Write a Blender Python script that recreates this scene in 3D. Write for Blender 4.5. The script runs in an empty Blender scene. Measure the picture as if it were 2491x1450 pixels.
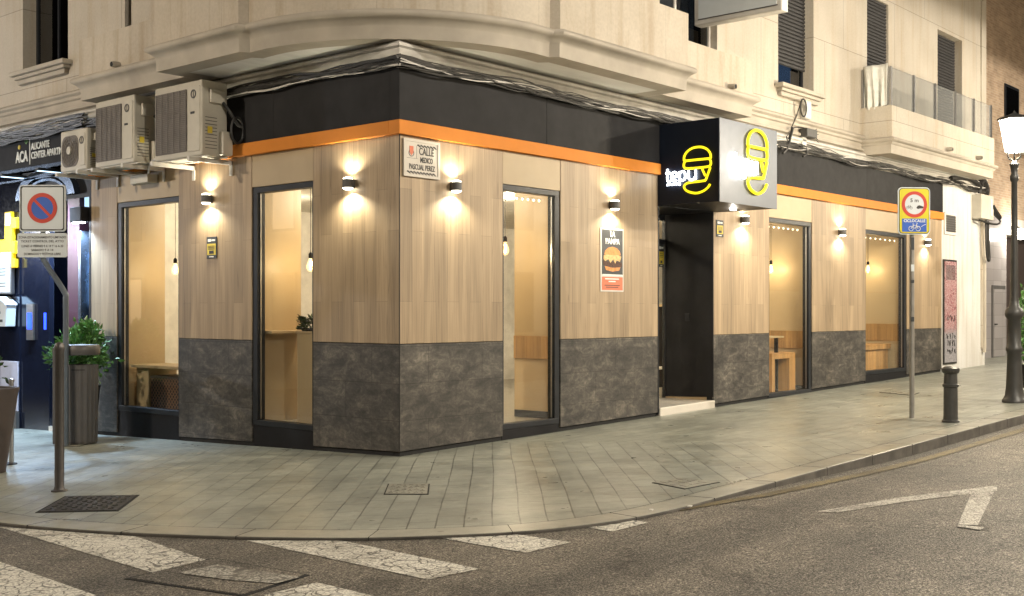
import bpy, math, random
from math import radians as R_, sin, cos, pi
from mathutils import Vector, Matrix
random.seed(7)
sc = bpy.context.scene
COL = sc.collection
# ------------------------------------------------------------------ camera
# world: X runs along the right-hand facade, Y along the left-hand facade, the shop corner is the origin
CS, CT, CZ = -8.866, -9.308, 1.605
cd = bpy.data.cameras.new('camera'); cam = bpy.data.objects.new('camera', cd); COL.objects.link(cam)
cam.location = (CS, CT, CZ)
cam.rotation_euler = (R_(90), 0, -math.atan2(.756, .654))
cd.sensor_width = 36; cd.lens = 2826/2491*36; cd.shift_y = .01285
cd.clip_start = .1; cd.clip_end = 500
sc.camera = cam
# ------------------------------------------------------------------ world, exposure
w = bpy.data.worlds.new('World'); sc.world = w; w.use_nodes = True
nt = w.node_tree; bg = nt.nodes['Background']
sky = nt.nodes.new('ShaderNodeTexSky'); sky.sky_type = 'NISHITA'; sky.sun_disc = False
sky.sun_elevation = R_(-4); sky.sun_rotation = R_(200)
nt.links.new(sky.outputs[0], bg.inputs[0]); bg.inputs[1].default_value = .15
sc.view_settings.view_transform = 'Standard'; sc.view_settings.look = 'None'
sc.view_settings.exposure = 1.0; sc.view_settings.gamma = 1
sc.cycles.use_denoising = True
sc.cycles.max_bounces = 7; sc.cycles.diffuse_bounces = 4; sc.cycles.transparent_max_bounces = 16
sc.cycles.sample_clamp_indirect = 4; sc.cycles.caustics_reflective = False
# light strengths (watts) in one place
P_TALL, P_TALL_L, P_POST, P_POST_L, P_WALL, P_BULB, P_ROOM = 3200, 2000, 400, 420, 19, 5, 60
WARM = (1, .80, .55); NEUT = (1, .92, .78); COOL = (.62, .80, 1); AMB = (1, .77, .46)

# ------------------------------------------------------------------ helpers
def tag(o, label=None, cat=None, group=None, kind=None):
    if label: o['label'] = label
    if cat: o['category'] = cat
    if group: o['group'] = group
    if kind: o['kind'] = kind
    return o
def thing(name, label, cat, loc=(0, 0, 0), rz=0, group=None):
    o = bpy.data.objects.new(name, None); COL.objects.link(o)
    o.location = loc; o.rotation_euler = (0, 0, rz); o.empty_display_size = .1
    return tag(o, label, cat, group)
def gz(s, t): return .0195*s - .031*t                       # sloping pavement
def smooth(a, b, x):
    x = max(0, min(1, (x-a)/(b-a))); return x*x*(3-2*x)
def drop(s, t): return .022 + .09*smooth(-1.5, 3.5, s)        # how far the road lies below the pavement
def rz_(s, t): return gz(s, t) - drop(s, t)
def ray(px, py):
    X = (px-1245)/2826.; return (.654*X+.756, -.756*X+.654, -(py-757)/2826.)
def onR(px, py, t0=0):
    d = ray(px, py); k = (t0-CT)/d[1]; return CS+k*d[0], CZ+k*d[2]
def onL(px, py, s0=0):
    d = ray(px, py); k = (s0-CS)/d[0]; return CT+k*d[1], CZ+k*d[2]
def onG(px, py, off=0):
    d = ray(px, py); k = (off+gz(CS, CT)-CZ)/(d[2]-.0195*d[0]+.031*d[1]); return CS+k*d[0], CT+k*d[1]

class MB:
    def __init__(s): s.v = []; s.f = []
    def add(s, vs, fs):
        n = len(s.v); s.v += [tuple(p) for p in vs]; s.f += [tuple(n+i for i in f) for f in fs]; return s
    def box(s, x0, x1, y0, y1, z0, z1):
        if x0 > x1: x0, x1 = x1, x0
        if y0 > y1: y0, y1 = y1, y0
        if z0 > z1: z0, z1 = z1, z0
        return s.add([(x0,y0,z0),(x1,y0,z0),(x1,y1,z0),(x0,y1,z0),(x0,y0,z1),(x1,y0,z1),(x1,y1,z1),(x0,y1,z1)],
                     [(0,3,2,1),(4,5,6,7),(0,1,5,4),(1,2,6,5),(2,3,7,6),(3,0,4,7)])
    def hexa(s, b, t):      # 4 bottom points, 4 top points
        return s.add(list(b)+list(t), [(0,3,2,1),(4,5,6,7),(0,1,5,4),(1,2,6,5),(2,3,7,6),(3,0,4,7)])
    def prism(s, poly, y0, y1):     # polygon in x,z extruded along y
        n = len(poly)
        vs = [(x, y0, z) for x, z in poly] + [(x, y1, z) for x, z in poly]
        return s.add(vs, [tuple(range(n)), tuple(range(2*n-1, n-1, -1))] + [(i, i+n, (i+1) % n+n, (i+1) % n) for i in range(n)])
    def plate(s, poly, z0, z1):     # polygon in x,y extruded along z; z may be functions
        f0 = z0 if callable(z0) else (lambda x, y: z0); f1 = z1 if callable(z1) else (lambda x, y: z1)
        n = len(poly)
        vs = [(x, y, f0(x, y)) for x, y in poly] + [(x, y, f1(x, y)) for x, y in poly]
        return s.add(vs, [tuple(range(n-1, -1, -1)), tuple(range(n, 2*n))] + [(i, (i+1) % n, (i+1) % n+n, i+n) for i in range(n)])
    def tube(s, pts, r, n=8, closed=False):
        P = [Vector(p) for p in pts]; m = len(P)
        rr = r if isinstance(r, (list, tuple)) else [r]*m
        up = Vector((0, 0, 1)); vs = []; prev = None
        for i in range(m):
            if closed: d = P[(i+1) % m]-P[i-1]
            else: d = P[min(i+1, m-1)]-P[max(i-1, 0)]
            d = d.normalized() if d.length > 1e-9 else Vector((1, 0, 0))
            if prev is None:
                a = up if abs(d.z) < .9 else Vector((1, 0, 0))
                prev = (a - d*a.dot(d)).normalized()
            else:
                q = prev - d*prev.dot(d)
                prev = q.normalized() if q.length > 1e-6 else prev
            b = d.cross(prev)
            for k in range(n):
                an = 2*pi*k/n; vs.append(P[i]+(prev*cos(an)+b*sin(an))*rr[i])
        fs = []
        for i in range(m if closed else m-1):
            j = (i+1) % m
            for k in range(n):
                fs.append((i*n+k, i*n+(k+1) % n, j*n+(k+1) % n, j*n+k))
        if not closed: fs += [tuple(range(n-1, -1, -1)), tuple(range((m-1)*n, m*n))]
        return s.add(vs, fs)
    def lathe(s, prof, n=24, c=(0, 0, 0)):
        vs = []
        for r, z in prof:
            for k in range(n):
                a = 2*pi*k/n; vs.append((c[0]+r*cos(a), c[1]+r*sin(a), c[2]+z))
        fs = []
        for i in range(len(prof)-1):
            for k in range(n):
                fs.append((i*n+k, i*n+(k+1) % n, (i+1)*n+(k+1) % n, (i+1)*n+k))
        fs += [tuple(range(n-1, -1, -1)), tuple(range((len(prof)-1)*n, len(prof)*n))]
        return s.add(vs, fs)
    def sweep(s, path, prof):       # profile (out, z) along a plan path, outward = right-hand side
        m = len(path); N = []
        for i in range(m):
            def nrm(a, b):
                d = (b[0]-a[0], b[1]-a[1]); l = math.hypot(*d); return (d[1]/l, -d[0]/l)
            if i == 0: n = nrm(path[0], path[1]); k = 1
            elif i == m-1: n = nrm(path[-2], path[-1]); k = 1
            else:
                a = nrm(path[i-1], path[i]); b = nrm(path[i], path[i+1])
                q = (a[0]+b[0], a[1]+b[1]); l = math.hypot(*q); n = (q[0]/l, q[1]/l)
                k = 1/max(.35, n[0]*a[0]+n[1]*a[1])
            N.append((n[0]*k, n[1]*k))
        q = len(prof)
        vs = [(p[0]+nn[0]*o, p[1]+nn[1]*o, z) for p, nn in zip(path, N) for o, z in prof]
        fs = [(i*q+j, i*q+j+1, (i+1)*q+j+1, (i+1)*q+j) for i in range(m-1) for j in range(q-1)]
        return s.add(vs, fs)
    def build(s, name, mat, parent=None, sm=False, bevel=0, seg=2):
        me = bpy.data.meshes.new(name); me.from_pydata(s.v, [], s.f); me.update()
        import bmesh
        bm = bmesh.new(); bm.from_mesh(me); bmesh.ops.recalc_face_normals(bm, faces=bm.faces); bm.to_mesh(me); bm.free()
        me.materials.append(mat)
        if sm:
            me.polygons.foreach_set('use_smooth', [True]*len(me.polygons))
            me.set_sharp_from_angle(angle=R_(40))
        o = bpy.data.objects.new(name, me); COL.objects.link(o); o.parent = parent
        if bevel:
            b = o.modifiers.new('bevel', 'BEVEL'); b.width = bevel; b.segments = seg; b.limit_method = 'ANGLE'
        return o

def text(name, body, size, x, z, y, mat, parent, align='LEFT', sx=1, rot=None, bold=0, ext=.0015, shear=0):
    cu = bpy.data.curves.new(name, 'FONT'); cu.body = body; cu.size = size; cu.align_x = align
    cu.extrude = ext; cu.offset = bold; cu.shear = shear; cu.resolution_u = 3
    t = bpy.data.objects.new('tmp', cu); COL.objects.link(t)
    dg = bpy.context.evaluated_depsgraph_get(); dg.update()
    me = bpy.data.meshes.new_from_object(t.evaluated_get(dg)); bpy.data.objects.remove(t)
    me.transform(Matrix.Translation((x, y, z)) @ Matrix.Rotation(R_(90), 4, 'X') @ Matrix.Diagonal((sx, 1, 1, 1)))
    me.materials.clear(); me.materials.append(mat)
    o = bpy.data.objects.new(name, me); COL.objects.link(o); o.parent = parent
    return o
def light(name, loc, power, col, parent=None, r=.05, spot=None, rot=None):
    l = bpy.data.lights.new(name, 'SPOT' if spot else 'POINT'); l.energy = power; l.color = col; l.shadow_soft_size = r
    if spot: l.spot_size = R_(spot); l.spot_blend = .6
    o = bpy.data.objects.new(name, l); COL.objects.link(o); o.location = loc; o.parent = parent
    if rot: o.rotation_euler = rot
    return o
def circle(cx, cz, r, n=32, rx=None): return [(cx+(rx or r)*cos(2*pi*i/n), cz+r*sin(2*pi*i/n)) for i in range(n)]
def rrect(x0, x1, z0, z1, r, n=5):
    out = []
    for cx, cz, a0 in ((x1-r, z1-r, 0), (x0+r, z1-r, 90), (x0+r, z0+r, 180), (x1-r, z0+r, 270)):
        for i in range(n+1):
            a = R_(a0+90*i/n); out.append((cx+r*cos(a), cz+r*sin(a)))
    return out
def ring(mb, poly_o, poly_i, y0, y1):
    n = len(poly_o)
    vs = [(x, y0, z) for x, z in poly_o]+[(x, y0, z) for x, z in poly_i]+[(x, y1, z) for x, z in poly_o]+[(x, y1, z) for x, z in poly_i]
    fs = []
    for i in range(n):
        j = (i+1) % n
        fs += [(i, j, n+j, n+i), (2*n+i, 3*n+i, 3*n+j, 2*n+j), (i, 2*n+i, 2*n+j, j), (n+i, n+j, 3*n+j, 3*n+i)]
    mb.add(vs, fs); return mb
def catmull(P, k=6):
    out = []
    for i in range(len(P)-1):
        p0 = P[max(i-1, 0)]; p1 = P[i]; p2 = P[i+1]; p3 = P[min(i+2, len(P)-1)]
        for j in range(k):
            t = j/k
            out.append(tuple(.5*((2*b)+(-a+c)*t+(2*a-5*b+4*c-d)*t*t+(-a+3*b-3*c+d)*t**3) for a, b, c, d in zip(p0, p1, p2, p3)))
    out.append(tuple(P[-1])); return out

# ------------------------------------------------------------------ materials
class NT:
    def __init__(s, name):
        s.m = bpy.data.materials.new(name); s.m.use_nodes = True; s.t = s.m.node_tree
        s.p = s.t.nodes['Principled BSDF']; s.out = s.t.nodes['Material Output']
        s.tc = s.t.nodes.new('ShaderNodeTexCoord')
    def n(s, ty, **kw):
        nd = s.t.nodes.new(ty)
        for k, v in kw.items(): setattr(nd, k, v)
        return nd
    def l(s, a, b): s.t.links.new(a, b)
    def math(s, op, a, b=None, c=None):
        nd = s.n('ShaderNodeMath', operation=op)
        for i, x in enumerate((a, b, c)):
            if x is None: continue
            if isinstance(x, (int, float)): nd.inputs[i].default_value = x
            else: s.l(x, nd.inputs[i])
        return nd.outputs[0]
    def wall(s):        # (x+y, z, x-y) of object space: follows both facades
        sp = s.n('ShaderNodeSeparateXYZ'); s.l(s.tc.outputs['Object'], sp.inputs[0])
        cb = s.n('ShaderNodeCombineXYZ')
        s.l(s.math('SUBTRACT', sp.outputs[0], sp.outputs[1]), cb.inputs[0]); s.l(sp.outputs[2], cb.inputs[1])
        return cb.outputs[0]
    def map(s, v, sc=(1, 1, 1), rot=(0, 0, 0), loc=(0, 0, 0)):
        nd = s.n('ShaderNodeMapping'); s.l(v, nd.inputs[0]); nd.inputs['Scale'].default_value = sc
        nd.inputs['Rotation'].default_value = rot; nd.inputs['Location'].default_value = loc
        return nd.outputs[0]
    def noise(s, v, scale=5, det=4, rough=.55, dist=0):
        nd = s.n('ShaderNodeTexNoise'); s.l(v, nd.inputs['Vector']); nd.inputs['Scale'].default_value = scale
        nd.inputs['Detail'].default_value = det; nd.inputs['Roughness'].default_value = rough; nd.inputs['Distortion'].default_value = dist
        return nd.outputs[0]
    def ramp(s, f, stops):
        nd = s.n('ShaderNodeValToRGB'); s.l(f, nd.inputs[0]); e = nd.color_ramp.elements
        while len(e) < len(stops): e.new(.5)
        for x, (p, c) in zip(e, stops): x.position = p; x.color = (*c, 1) if len(c) == 3 else c
        return nd.outputs[0]
    def mix(s, f, a, b, mode='MIX'):
        nd = s.n('ShaderNodeMix', data_type='RGBA', blend_type=mode)
        if isinstance(f, (int, float)): nd.inputs[0].default_value = f
        else: s.l(f, nd.inputs[0])
        for i, x in ((6, a), (7, b)):
            if isinstance(x, tuple): nd.inputs[i].default_value = (*x[:3], 1)
            else: s.l(x, nd.inputs[i])
        return nd.outputs[2]
    def brick(s, v, bw, rh, mortar, c1, c2, cm, off=.5, freq=2, smooth_=.1, bias=0):
        nd = s.n('ShaderNodeTexBrick'); s.l(v, nd.inputs['Vector']); nd.offset = off; nd.offset_frequency = freq
        nd.inputs['Color1'].default_value = (*c1, 1); nd.inputs['Color2'].default_value = (*c2, 1); nd.inputs['Mortar'].default_value = (*cm, 1)
        nd.inputs['Scale'].default_value = 1; nd.inputs['Mortar Size'].default_value = mortar; nd.inputs['Mortar Smooth'].default_value = smooth_
        nd.inputs['Brick Width'].default_value = bw; nd.inputs['Row Height'].default_value = rh; nd.inputs['Bias'].default_value = bias
        return nd.outputs[0], nd.outputs[1]
    def bump(s, h, strength=.3, dist=.01):
        nd = s.n('ShaderNodeBump'); s.l(h, nd.inputs['Height']); nd.inputs['Strength'].default_value = strength
        nd.inputs['Distance'].default_value = dist; s.l(nd.outputs[0], s.p.inputs['Normal']); return nd
    def col(s, c):
        if isinstance(c, tuple): s.p.inputs['Base Color'].default_value = (*c[:3], 1)
        else: s.l(c, s.p.inputs['Base Color'])
        return s
    def rough(s, r):
        if isinstance(r, (int, float)): s.p.inputs['Roughness'].default_value = r
        else: s.l(r, s.p.inputs['Roughness'])
        return s
def sc3(c, k): return tuple(x*k for x in c)

def plain(name, c, rough=.5, metal=0, amt=.12, scale=6, bump=.0, stretch=(1, 1, 1), spec=.5):
    m = NT(name); m.p.inputs['Specular IOR Level'].default_value = spec; v = m.map(m.tc.outputs['Object'], stretch)
    n = m.noise(v, scale, 5)
    m.col(m.ramp(n, [(.3, sc3(c, 1-amt)), (.7, sc3(c, 1+amt))])); m.p.inputs['Metallic'].default_value = metal
    n2 = m.noise(v, scale*3, 3)
    mr = m.n('ShaderNodeMapRange'); m.l(n2, mr.inputs[0]); mr.inputs[3].default_value = max(.04, rough-.08); mr.inputs[4].default_value = min(1, rough+.08)
    m.rough(mr.outputs[0])
    if bump: m.bump(m.noise(v, scale*8, 4), bump, .005)
    return m.m
def emit(name, c, s):
    m = NT(name); m.p.inputs['Base Color'].default_value = (*sc3(c, .5), 1)
    m.p.inputs['Emission Color'].default_value = (*c, 1); m.p.inputs['Emission Strength'].default_value = s
    return m.m
def glow_glass(name, c, s):     # lamp glass: lets the bulb's light out and glows itself
    m = NT(name); t = m.n('ShaderNodeBsdfTransparent'); e = m.n('ShaderNodeEmission'); a = m.n('ShaderNodeAddShader')
    e.inputs[0].default_value = (*c, 1); e.inputs[1].default_value = s
    m.l(t.outputs[0], a.inputs[0]); m.l(e.outputs[0], a.inputs[1]); m.l(a.outputs[0], m.out.inputs[0]); return m.m
def glass(name, tint=(1, 1, 1), refl=1.0, rough=.0):
    m = NT(name); t = m.n('ShaderNodeBsdfTransparent'); g = m.n('ShaderNodeBsdfGlossy'); mx = m.n('ShaderNodeMixShader'); f = m.n('ShaderNodeLayerWeight'); f.inputs[0].default_value = .5
    t.inputs[0].default_value = (*tint, 1); g.inputs['Roughness'].default_value = rough
    m.l(m.math('MULTIPLY', m.math('ADD', m.math('MULTIPLY', m.math('POWER', f.outputs[1], 5), .7), .03), refl), mx.inputs[0]); m.l(t.outputs[0], mx.inputs[1]); m.l(g.outputs[0], mx.inputs[2]); m.l(mx.outputs[0], m.out.inputs[0])
    return m.m

def hazyglass(name):
    m = NT(name); t = m.n('ShaderNodeBsdfTransparent'); mx = m.n('ShaderNodeMixShader'); t.inputs[0].default_value = (.90, .91, .91, 1)
    m.col((.46, .47, .47)); m.rough(.15); mx.inputs[0].default_value = .20; m.l(t.outputs[0], mx.inputs[1]); m.l(m.p.outputs[0], mx.inputs[2]); m.l(mx.outputs[0], m.out.inputs[0]); return m.m
def wood(name, c, plank=.19, length=1.25):
    m = NT(name); w = m.wall()
    v = m.map(w, (1, 1, 1), (0, 0, pi/2))
    b, mo = m.brick(v, length, plank, .0016, sc3(c, .86), sc3(c, 1.12), sc3(c, .55), off=.37, freq=2)
    idn = m.noise(m.map(w, (1/plank*.9, .02, 1)), 1.0, 0)
    cb = m.n('ShaderNodeVectorMath', operation='ADD'); m.l(m.map(w, (22, 1.1, 1)), cb.inputs[0])
    cx = m.n('ShaderNodeCombineXYZ'); m.l(m.math('MULTIPLY', idn, 30), cx.inputs[1]); m.l(cx.outputs[0], cb.inputs[1])
    g = m.noise(cb.outputs[0], 1.6, 6, .62, .6)
    g2 = m.noise(m.map(w, (5, .35, 1)), 1.4, 3, .5, .8)
    gr = m.ramp(g, [(.28, (.58, .53, .48)), (.45, (.94, .92, .90)), (.75, (1.17, 1.16, 1.13))])
    gr2 = m.ramp(g2, [(.33, (.80, .79, .78)), (.66, (1.1, 1.1, 1.1))])
    m.col(m.mix(1, m.mix(1, b, gr, 'MULTIPLY'), gr2, 'MULTIPLY')); m.rough(.52)
    h = m.math('SUBTRACT', m.math('MULTIPLY', g, .25), mo); m.bump(h, .25, .003)
    return m.m
def stone_dark(name):
    m = NT(name); w = m.wall()
    b, mo = m.brick(m.map(w, loc=(0, .02, 0)), .9, .41, .0035, (.060, .057, .054), (.074, .071, .067), (.026, .023, .02), off=.5)
    n1 = m.noise(m.map(w, (1, 1.9, 1), (0, 0, .3)), 4.6, 12, .74, .9)
    n2 = m.noise(w, 26, 4, .6, .5); n0 = m.noise(m.map(w, (1, 2.2, 1), (0, 0, -.25)), 1.5, 6, .7, .6)
    b = m.mix(1, b, m.ramp(n0, [(.35, (.55, .55, .56)), (.5, (.95, .94, .93)), (.65, (1.6, 1.55, 1.48))]), 'MULTIPLY')
    a = m.mix(1, b, m.ramp(n1, [(.34, (.5, .5, .5)), (.5, (.95, .93, .9)), (.6, (1.55, 1.5, 1.4)), (.72, (2.3, 2.2, 2.0))]), 'MULTIPLY')
    a = m.mix(1, a, m.ramp(n2, [(.3, (.75, .75, .75)), (.7, (1.3, 1.28, 1.25))]), 'MULTIPLY')
    m.col(a); m.rough(.48); m.bump(m.math('SUBTRACT', n1, mo), .3, .004); return m.m
def stucco(name, c, bw=2.3, rh=1.28, joint=.6, streak=.09, z0=0.0):
    m = NT(name); w = m.wall()
    b, mo = m.brick(m.map(w, loc=(.35, z0, 0)), bw, rh, .007, c, sc3(c, .96), sc3(c, joint), off=.33)
    st = m.noise(m.map(w, (3.2, .22, 1)), 1.5, 5, .6, .3)
    n = m.noise(m.tc.outputs['Object'], 1.1, 5)
    f = m.noise(m.tc.outputs['Object'], 30, 3)
    k = m.mix(1, m.ramp(st, [(.28, sc3((1, .93, .84), 1-streak)), (.52, (1, 1, 1))]), m.ramp(n, [(.3, (.9, .88, .85)), (.7, (1.04, 1.04, 1.04))]), 'MULTIPLY')
    k = m.mix(1, k, m.ramp(f, [(.3, (.93, .93, .93)), (.7, (1.05, 1.05, 1.05))]), 'MULTIPLY')
    m.col(m.mix(1, b, k, 'MULTIPLY')); m.rough(.8); m.bump(m.math('SUBTRACT', m.math('MULTIPLY', f, .4), mo), .25, .006); return m.m
def paving(name, ang, bw, rh, c, loc=(0, 0, 0)):
    m = NT(name); o = m.tc.outputs['Object']
    wv = m.n('ShaderNodeVectorMath', operation='ADD'); m.l(o, wv.inputs[0])
    d = m.n('ShaderNodeTexNoise'); m.l(o, d.inputs['Vector']); d.inputs['Scale'].default_value = .6
    dm = m.n('ShaderNodeVectorMath', operation='MULTIPLY'); m.l(d.outputs[1], dm.inputs[0]); dm.inputs[1].default_value = (.05, .05, 0)
    m.l(dm.outputs[0], wv.inputs[1])
    v = m.map(wv.outputs[0], (1, 1, 1), (0, 0, ang), loc)
    b, mo = m.brick(v, bw, rh, .0065, sc3(c, .84), sc3(c, 1.12), sc3(c, .26), off=.43, smooth_=.2)
    # joints show to different degrees: dirt-filled in places, tight and clean in others
    n1 = m.noise(o, .8, 5, .6); n2 = m.noise(o, 9, 5, .6); n3 = m.noise(o, 110, 2, .6); n4 = m.noise(o, 2.3, 6, .7, .8)
    fade = m.ramp(m.noise(o, 1.7, 4, .6), [(.46, (0, 0, 0)), (.66, (1, 1, 1))])
    base = m.mix(m.math('MULTIPLY', fade, .62), b, sc3(c, .96))
    k = m.mix(1, m.ramp(n1, [(.3, (.72, .72, .71)), (.68, (1.16, 1.15, 1.11))]), m.ramp(n2, [(.3, (.86, .86, .86)), (.7, (1.12, 1.12, 1.12))]), 'MULTIPLY')
    k = m.mix(1, k, m.ramp(n3, [(.3, (.84, .84, .84)), (.7, (1.14, 1.14, 1.14))]), 'MULTIPLY')
    k = m.mix(1, k, m.ramp(n4, [(.31, (.70, .69, .66)), (.42, (1, 1, 1))]), 'MULTIPLY')
    gv = m.n('ShaderNodeTexVoronoi'); m.l(o, gv.inputs['Vector']); gv.inputs['Scale'].default_value = 2.6; gv.inputs['Randomness'].default_value = 1
    gum = m.ramp(gv.outputs[0], [(.045, (.55, .53, .5)), (.075, (1, 1, 1))])
    k = m.mix(1, k, gum, 'MULTIPLY')
    m.col(m.mix(1, base, k, 'MULTIPLY'))
    m.rough(m.ramp(m.noise(o, 3, 4), [(.3, (.27,)*3), (.7, (.43,)*3)]))
    m.bump(m.math('SUBTRACT', m.math('MULTIPLY', n3, .25), m.math('MULTIPLY', mo, .5)), .22, .003); return m.m
def asphalt(name):
    m = NT(name); o = m.tc.outputs['Object']
    n1 = m.noise(o, 70, 4, .8); n0 = m.noise(o, 20, 4, .7); n2 = m.noise(o, .7, 5, .6); n3 = m.noise(m.map(o, (.25, 1.6, 1)), .9, 4, .6)
    vo = m.n('ShaderNodeTexVoronoi'); m.l(o, vo.inputs['Vector']); vo.inputs['Scale'].default_value = 85
    c = m.ramp(n1, [(.38, (.024, .0225, .020)), (.5, (.094, .086, .072)), (.64, (.37, .34, .29))])
    k = m.mix(1, m.ramp(n2, [(.3, (.75, .75, .75)), (.7, (1.25, 1.22, 1.18))]), m.ramp(n3, [(.38, (.66, .66, .66)), (.62, (1.22, 1.2, 1.17))]), 'MULTIPLY')
    k = m.mix(1, k, m.ramp(n0, [(.35, (.7, .7, .7)), (.65, (1.3, 1.3, 1.3))]), 'MULTIPLY')
    st = m.noise(o, 1.9, 6, .75, 1.2)
    k = m.mix(1, k, m.ramp(st, [(.34, (.55, .54, .53)), (.46, (1, 1, 1)), (.66, (1, 1, 1)), (.74, (1.25, 1.22, 1.18))]), 'MULTIPLY')
    m.col(m.mix(1, c, k, 'MULTIPLY')); m.rough(m.ramp(n1, [(.3, (.75,)*3), (.7, (.42,)*3)]))
    m.bump(m.math('ADD', m.math('MULTIPLY', vo.outputs[0], -.6), n1), .8, .012); return m.m
def roadpaint(name, c, wear=.45, crack=10, thr=.05):
    m = NT(name); o = m.tc.outputs['Object']
    wv = m.n('ShaderNodeVectorMath', operation='ADD'); m.l(o, wv.inputs[0])
    d = m.n('ShaderNodeTexNoise'); m.l(o, d.inputs['Vector']); d.inputs['Scale'].default_value = 7
    dm = m.n('ShaderNodeVectorMath', operation='MULTIPLY'); m.l(d.outputs[1], dm.inputs[0]); dm.inputs[1].default_value = (.16, .16, 0); m.l(dm.outputs[0], wv.inputs[1])
    vo = m.n('ShaderNodeTexVoronoi', feature='DISTANCE_TO_EDGE'); m.l(wv.outputs[0], vo.inputs['Vector']); vo.inputs['Scale'].default_value = crack
    n = m.noise(o, 60, 4, .7); n2 = m.noise(o, 3.2, 5, .65)
    dist = m.math('ADD', vo.outputs[0], m.math('MULTIPLY', m.math('SUBTRACT', n2, .5), .12))
    cr = m.ramp(dist, [(thr*.35, (1, 1, 1)), (thr*1.1, (0, 0, 0))])
    we = m.ramp(n, [(wear-.07, (1, 1, 1)), (wear+.07, (0, 0, 0))])
    f = m.math('MAXIMUM', m.math('MULTIPLY', cr, .9), m.math('MULTIPLY', we, .8))
    g = m.ramp(m.noise(o, 1.6, 6, .7, .5), [(.33, (.45, .43, .40)), (.52, (1, 1, 1))])
    m.col(m.mix(1, m.mix(f, m.mix(n2, sc3(c, .8), c), (.055, .05, .043)), g, 'MULTIPLY')); m.rough(.6); m.bump(m.math('SUBTRACT', m.math('MULTIPLY', n, .5), f), .5, .006); return m.m
def brickwall(name):
    m = NT(name); w = m.wall()
    b, mo = m.brick(w, .24, .065, .006, (.36, .25, .17), (.48, .35, .24), (.46, .40, .32)); n = m.noise(m.tc.outputs['Object'], 2, 4)
    m.col(m.mix(1, b, m.ramp(n, [(.3, (.8, .8, .8)), (.7, (1.15, 1.15, 1.15))]), 'MULTIPLY')); m.rough(.85); m.bump(mo, -.3, .004); return m.m
def tilewall(name):
    m = NT(name); w = m.wall()
    b, mo = m.brick(w, .6, .3, .003, (.30, .28, .28), (.36, .34, .34), (.18, .17, .17), off=0); m.col(b); m.rough(.22); m.bump(mo, -.3, .002); return m.m
def lattice(name, c):
    m = NT(name); o = m.tc.outputs['Object']; sp = m.n('ShaderNodeSeparateXYZ'); m.l(o, sp.inputs[0])
    u = m.math('ADD', sp.outputs[0], sp.outputs[1])
    a = m.math('ABSOLUTE', m.math('SUBTRACT', m.math('FRACT', m.math('MULTIPLY', m.math('ADD', u, sp.outputs[2]), 14)), .5))
    b = m.math('ABSOLUTE', m.math('SUBTRACT', m.math('FRACT', m.math('MULTIPLY', m.math('SUBTRACT', u, sp.outputs[2]), 14)), .5))
    f = m.math('GREATER_THAN', m.math('MAXIMUM', a, b), .36)
    m.col(m.mix(f, (.02, .012, .008), c)); m.rough(.6); return m.m
def graffiti(name):
    m = NT(name); o = m.tc.outputs['Object']; sp = m.n('ShaderNodeSeparateXYZ'); m.l(o, sp.inputs[0])
    n = m.noise(m.map(o, (1, 1, 1.4)), 7, 5, .7, 2.5); n2 = m.noise(o, 13, 3, .6, 4)
    red = m.ramp(n, [(.40, (.12, .03, .04)), (.46, (.30, .05, .07)), (.50, (.50, .46, .45)), (.56, (.28, .09, .10)), (.66, (.16, .14, .15))])
    grey = m.ramp(n2, [(.42, (.26, .25, .27)), (.47, (.05, .05, .06)), (.5, (.30, .29, .31))])
    f = m.ramp(m.math('ADD', sp.outputs[2], m.math('MULTIPLY', n, .3)), [(.0, (0, 0, 0)), (.001, (0, 0, 0))])
    mr = m.n('ShaderNodeMapRange'); m.l(m.math('ADD', sp.outputs[2], m.math('MULTIPLY', n, .5)), mr.inputs[0]); mr.inputs[1].default_value = 1.35; mr.inputs[2].default_value = 1.5
    m.col(m.mix(mr.outputs[0], grey, red)); m.rough(.5); return m.m
def foliage(name, c):
    m = NT(name); n = m.noise(m.tc.outputs['Object'], 14, 3)
    m.col(m.ramp(n, [(.3, sc3(c, .5)), (.5, c), (.72, sc3(c, 2.0))])); m.rough(.35); return m.m

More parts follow.
